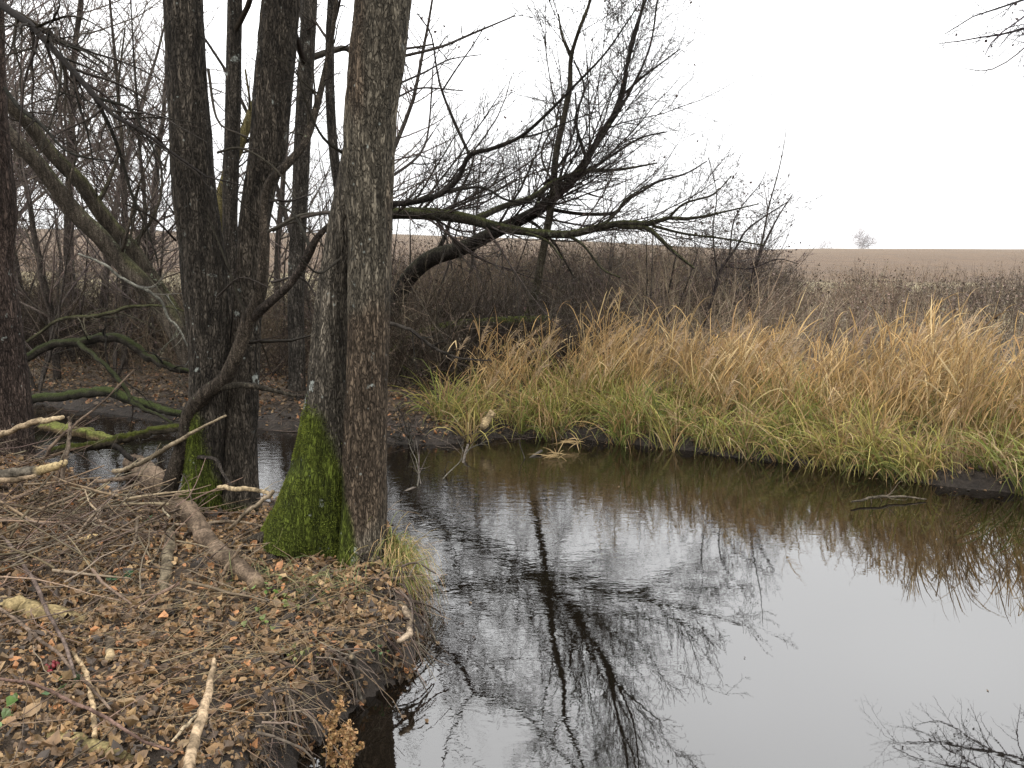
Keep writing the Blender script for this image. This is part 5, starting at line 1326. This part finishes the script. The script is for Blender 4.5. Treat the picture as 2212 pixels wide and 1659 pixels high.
dock('tall dried brown seed stalk bending left over the black water at the bottom edge', [(712, 1700), (716, 1640), (718, 1590), (716, 1560), (728, 1535), (738, 1520)], 3.05)
dock('bushy dried brown seed stalk, shorter one at the bottom edge', [(742, 1720), (745, 1670), (748, 1630), (752, 1600), (756, 1580)], 2.95)

def plant(label, u, v, n, size, col, name='ground_ivy', spread=.06, cat='plant'):
    g = on_ground(u, v)
    mb = MB()
    p = g + np.c_[rng.normal(size=(n, 2)) * spread, rng.uniform(.025, .07, n)]
    zz = terrain(p[:, 0], p[:, 1])
    st = np.stack([np.c_[p[:, :2] * .6 + g[:2] * .4, zz], p], 1)
    mb.tubes(catm2(st), np.full((n, 4), .0012), 3, (.10, .12, .04))
    leaf_mesh(mb, p, rng.uniform(.5, 1.1, n) * size * .85, np.tile([0, -.3, 1.], (n, 1)), col_var(np.array(col) * .8, n, .4), .5, .3, elong=1.2)
    return tag(mb.build(name, M_GREEN, smooth=False), label, cat)
def catm2(st):
    t = np.linspace(0, 1, 4)[None, :, None]
    return st[:, :1] * (1 - t) + st[:, 1:] * t
plant('bright green small-leaved plant at the lower end of the knobbly log', 578, 1292, 10, .05, (.16, .26, .06))
plant('yellow green plant right of the log end, under the dry grass wisps', 618, 1310, 6, .05, (.24, .27, .08), spread=.045)
plant('pair of bright green leaves in the middle of the near bank', 575, 1366, 6, .05, (.20, .28, .07), spread=.07)
plant('dark green fern-like plant left of the short upright-lying stick', 272, 1265, 9, .055, (.05, .13, .05), spread=.05)
plant('small green sprig beside the upper part of the knobbly log', 323, 1138, 5, .04, (.07, .17, .06), spread=.03)
plant('dull green leaves behind the red berries', 125, 1500, 8, .05, (.06, .10, .035), spread=.06)
plant('pale green leaf cluster at the left edge near the bottom', 6, 1560, 6, .055, (.15, .22, .07), spread=.05)
plant('small yellowish plant on the leaves above the reddish dark stick', 655, 1420, 12, .03, (.20, .20, .06), spread=.05)
plant('small green leaf rosette near the bank corner', 820, 1400, 5, .04, (.08, .14, .05), spread=.035)
# sparse green grass below the tussock
g = on_ground(660, 1270)
mb = MB(); N = 240
pp = np.c_[rng.normal(g[0], .22, N), rng.normal(g[1], .10, N)]
base = np.c_[pp, terrain(pp[:, 0], pp[:, 1])]
gc = np.array([[.10, .12, .045], [.22, .18, .09], [.14, .15, .06]])[rng.integers(0, 3, N)]
ribbon_blades(mb, base, np.c_[rng.normal(-.2, .8, N), rng.normal(0, .5, N), rng.uniform(.3, .8, N)], rng.uniform(.1, .32, N), rng.uniform(.0012, .0025, N), rng.uniform(.6, 1.5, N), 7, gc, gc * 1.2, .06)
tag(mb.build('grass_wisps', M_GRASS, origin=g, smooth=False), 'thin grass wisps among the leaves between log end and tussock', 'grass', kind='stuff')
# red berries
g = on_ground(114, 1452)
tb = thing('red_berries', g, 'small cluster of red berries on the leaves at the left', 'berries')
mb = MB(); mb.tubes(np.stack([g + np.array([0, 0, -.01]), g + np.array([.005, 0, .01]), g + np.array([0, 0, .035])])[None], np.full((1, 3), .0015), 4, (.1, .06, .03)); mb.build('stem', M_GREEN, tb)
for q in g + np.c_[rng.normal(size=(14, 2)) * .013, rng.uniform(.015, .045, 14)]:
    mb = MB(); an = np.linspace(0, np.pi, 6); P = q + np.c_[0 * an, 0 * an, -np.cos(an) * .008]
    mb.tubes(P[None], np.maximum(np.sin(an), .05)[None] * .008, 8, (.20, .025, .03)); mb.build('berry', M_GREEN, tb)
# floating leaves on the water
mb = MB()
n = 14
p = np.empty((0, 2))
p, z = scatter(n, (-.6, 6, 3., 9), lambda p, sd, nr_: (sd < -.05))
leaf_mesh(mb, np.c_[p, np.full(n, .004)], rng.uniform(.012, .03, n), np.tile([0, 0, 1.], (n, 1)), leaf_cols(n) * .7, .05, .03)
n = 260
p, z = scatter(n, (-6, 6, 3., 10.5), lambda p, sd, nr_: (sd < -.01) & (sd > -.35) & (rng.uniform(size=len(p)) < np.exp(sd * 9)))
leaf_mesh(mb, np.c_[p, np.full(n, .005)], rng.uniform(.015, .04, n), np.tile([0, 0, 1.], (n, 1)), leaf_cols(n) * .45, .08, .05)
tag(mb.build('floating_leaves', M_LEAF, origin=(0, 0, 0), smooth=False), 'few small dead leaves floating on the stream', 'leaves', kind='stuff')

# ------------------------------------------------------------------ light
SUN_EL, SUN_ROT = math.radians(38), math.radians(200)
w = bpy.data.worlds.new('World'); sc.world = w; w.use_nodes = True
nt = w.node_tree; ns, ls = nt.nodes, nt.links; ns.clear()
out = ns.new('ShaderNodeOutputWorld'); bg = ns.new('ShaderNodeBackground'); bg.inputs[1].default_value = .1
sky = ns.new('ShaderNodeTexSky'); sky.sky_type = 'NISHITA'; sky.sun_disc = False
sky.sun_elevation = SUN_EL; sky.sun_rotation = SUN_ROT
hs = ns.new('ShaderNodeHueSaturation'); hs.inputs['Saturation'].default_value = .12
ls.new(sky.outputs[0], hs.inputs['Color'])
# cloud deck: bright milky cover, brighter overhead
tc = ns.new('ShaderNodeTexCoord'); sp = ns.new('ShaderNodeSeparateXYZ'); ls.new(tc.outputs['Generated'], sp.inputs[0])
cr = ns.new('ShaderNodeFloatCurve')
cv = cr.mapping.curves[0]
for i_, (x_, y_) in enumerate(((0, .36), (.2, .47), (.30, .63), (.55, .98), (1, 1.))):
    if i_ == 0: cv.points[0].location = (x_, y_)
    elif i_ == 4: cv.points[1 if len(cv.points) == 2 else -1].location = (x_, y_)
    else: cv.points.new(x_, y_)
cr.mapping.update()
ls.new(math_n(ns, ls, 'MAXIMUM', sp.outputs[2], 0.), cr.inputs['Value'])
el = math_n(ns, ls, 'MULTIPLY', cr.outputs[0], 44.)
nz = ns.new('ShaderNodeTexNoise'); nz.inputs['Scale'].default_value = 2.2; nz.inputs['Detail'].default_value = 3.
ls.new(tc.outputs['Generated'], nz.inputs[0])
el = math_n(ns, ls, 'MULTIPLY', el, mapr(ns, ls, nz.outputs[0], .3, .7, .92, 1.08))
vm = ns.new('ShaderNodeVectorMath'); vm.operation = 'SCALE'; vm.inputs[0].default_value = (.995, 1.0, 1.01); ls.new(el, vm.inputs['Scale'])
mx = mixc(ns, ls, .85, hs.outputs[0], vm.outputs[0])
ls.new(mx, bg.inputs[0]); ls.new(bg.outputs[0], out.inputs[0])
sd_ = bpy.data.lights.new('sun', 'SUN'); sd_.energy = 1.1; sd_.angle = math.radians(35); sd_.color = (1., .94, .85)
so = bpy.data.objects.new('sun', sd_); COL.objects.link(so)
so.rotation_euler = (math.pi / 2 - SUN_EL, 0, math.pi - SUN_ROT)

sc.view_settings.view_transform = 'Standard'
sc.view_settings.look = 'None'
sc.view_settings.exposure = 0
sc.view_settings.gamma = 1
sc.render.engine = 'CYCLES'
sc.cycles.use_denoising = True
sc.cycles.use_adaptive_sampling = True
sc.cycles.adaptive_threshold = .02
sc.cycles.max_bounces = 5
sc.cycles.diffuse_bounces = 2
sc.cycles.glossy_bounces = 3
sc.cycles.transmission_bounces = 2
sc.cycles.transparent_max_bounces = 4
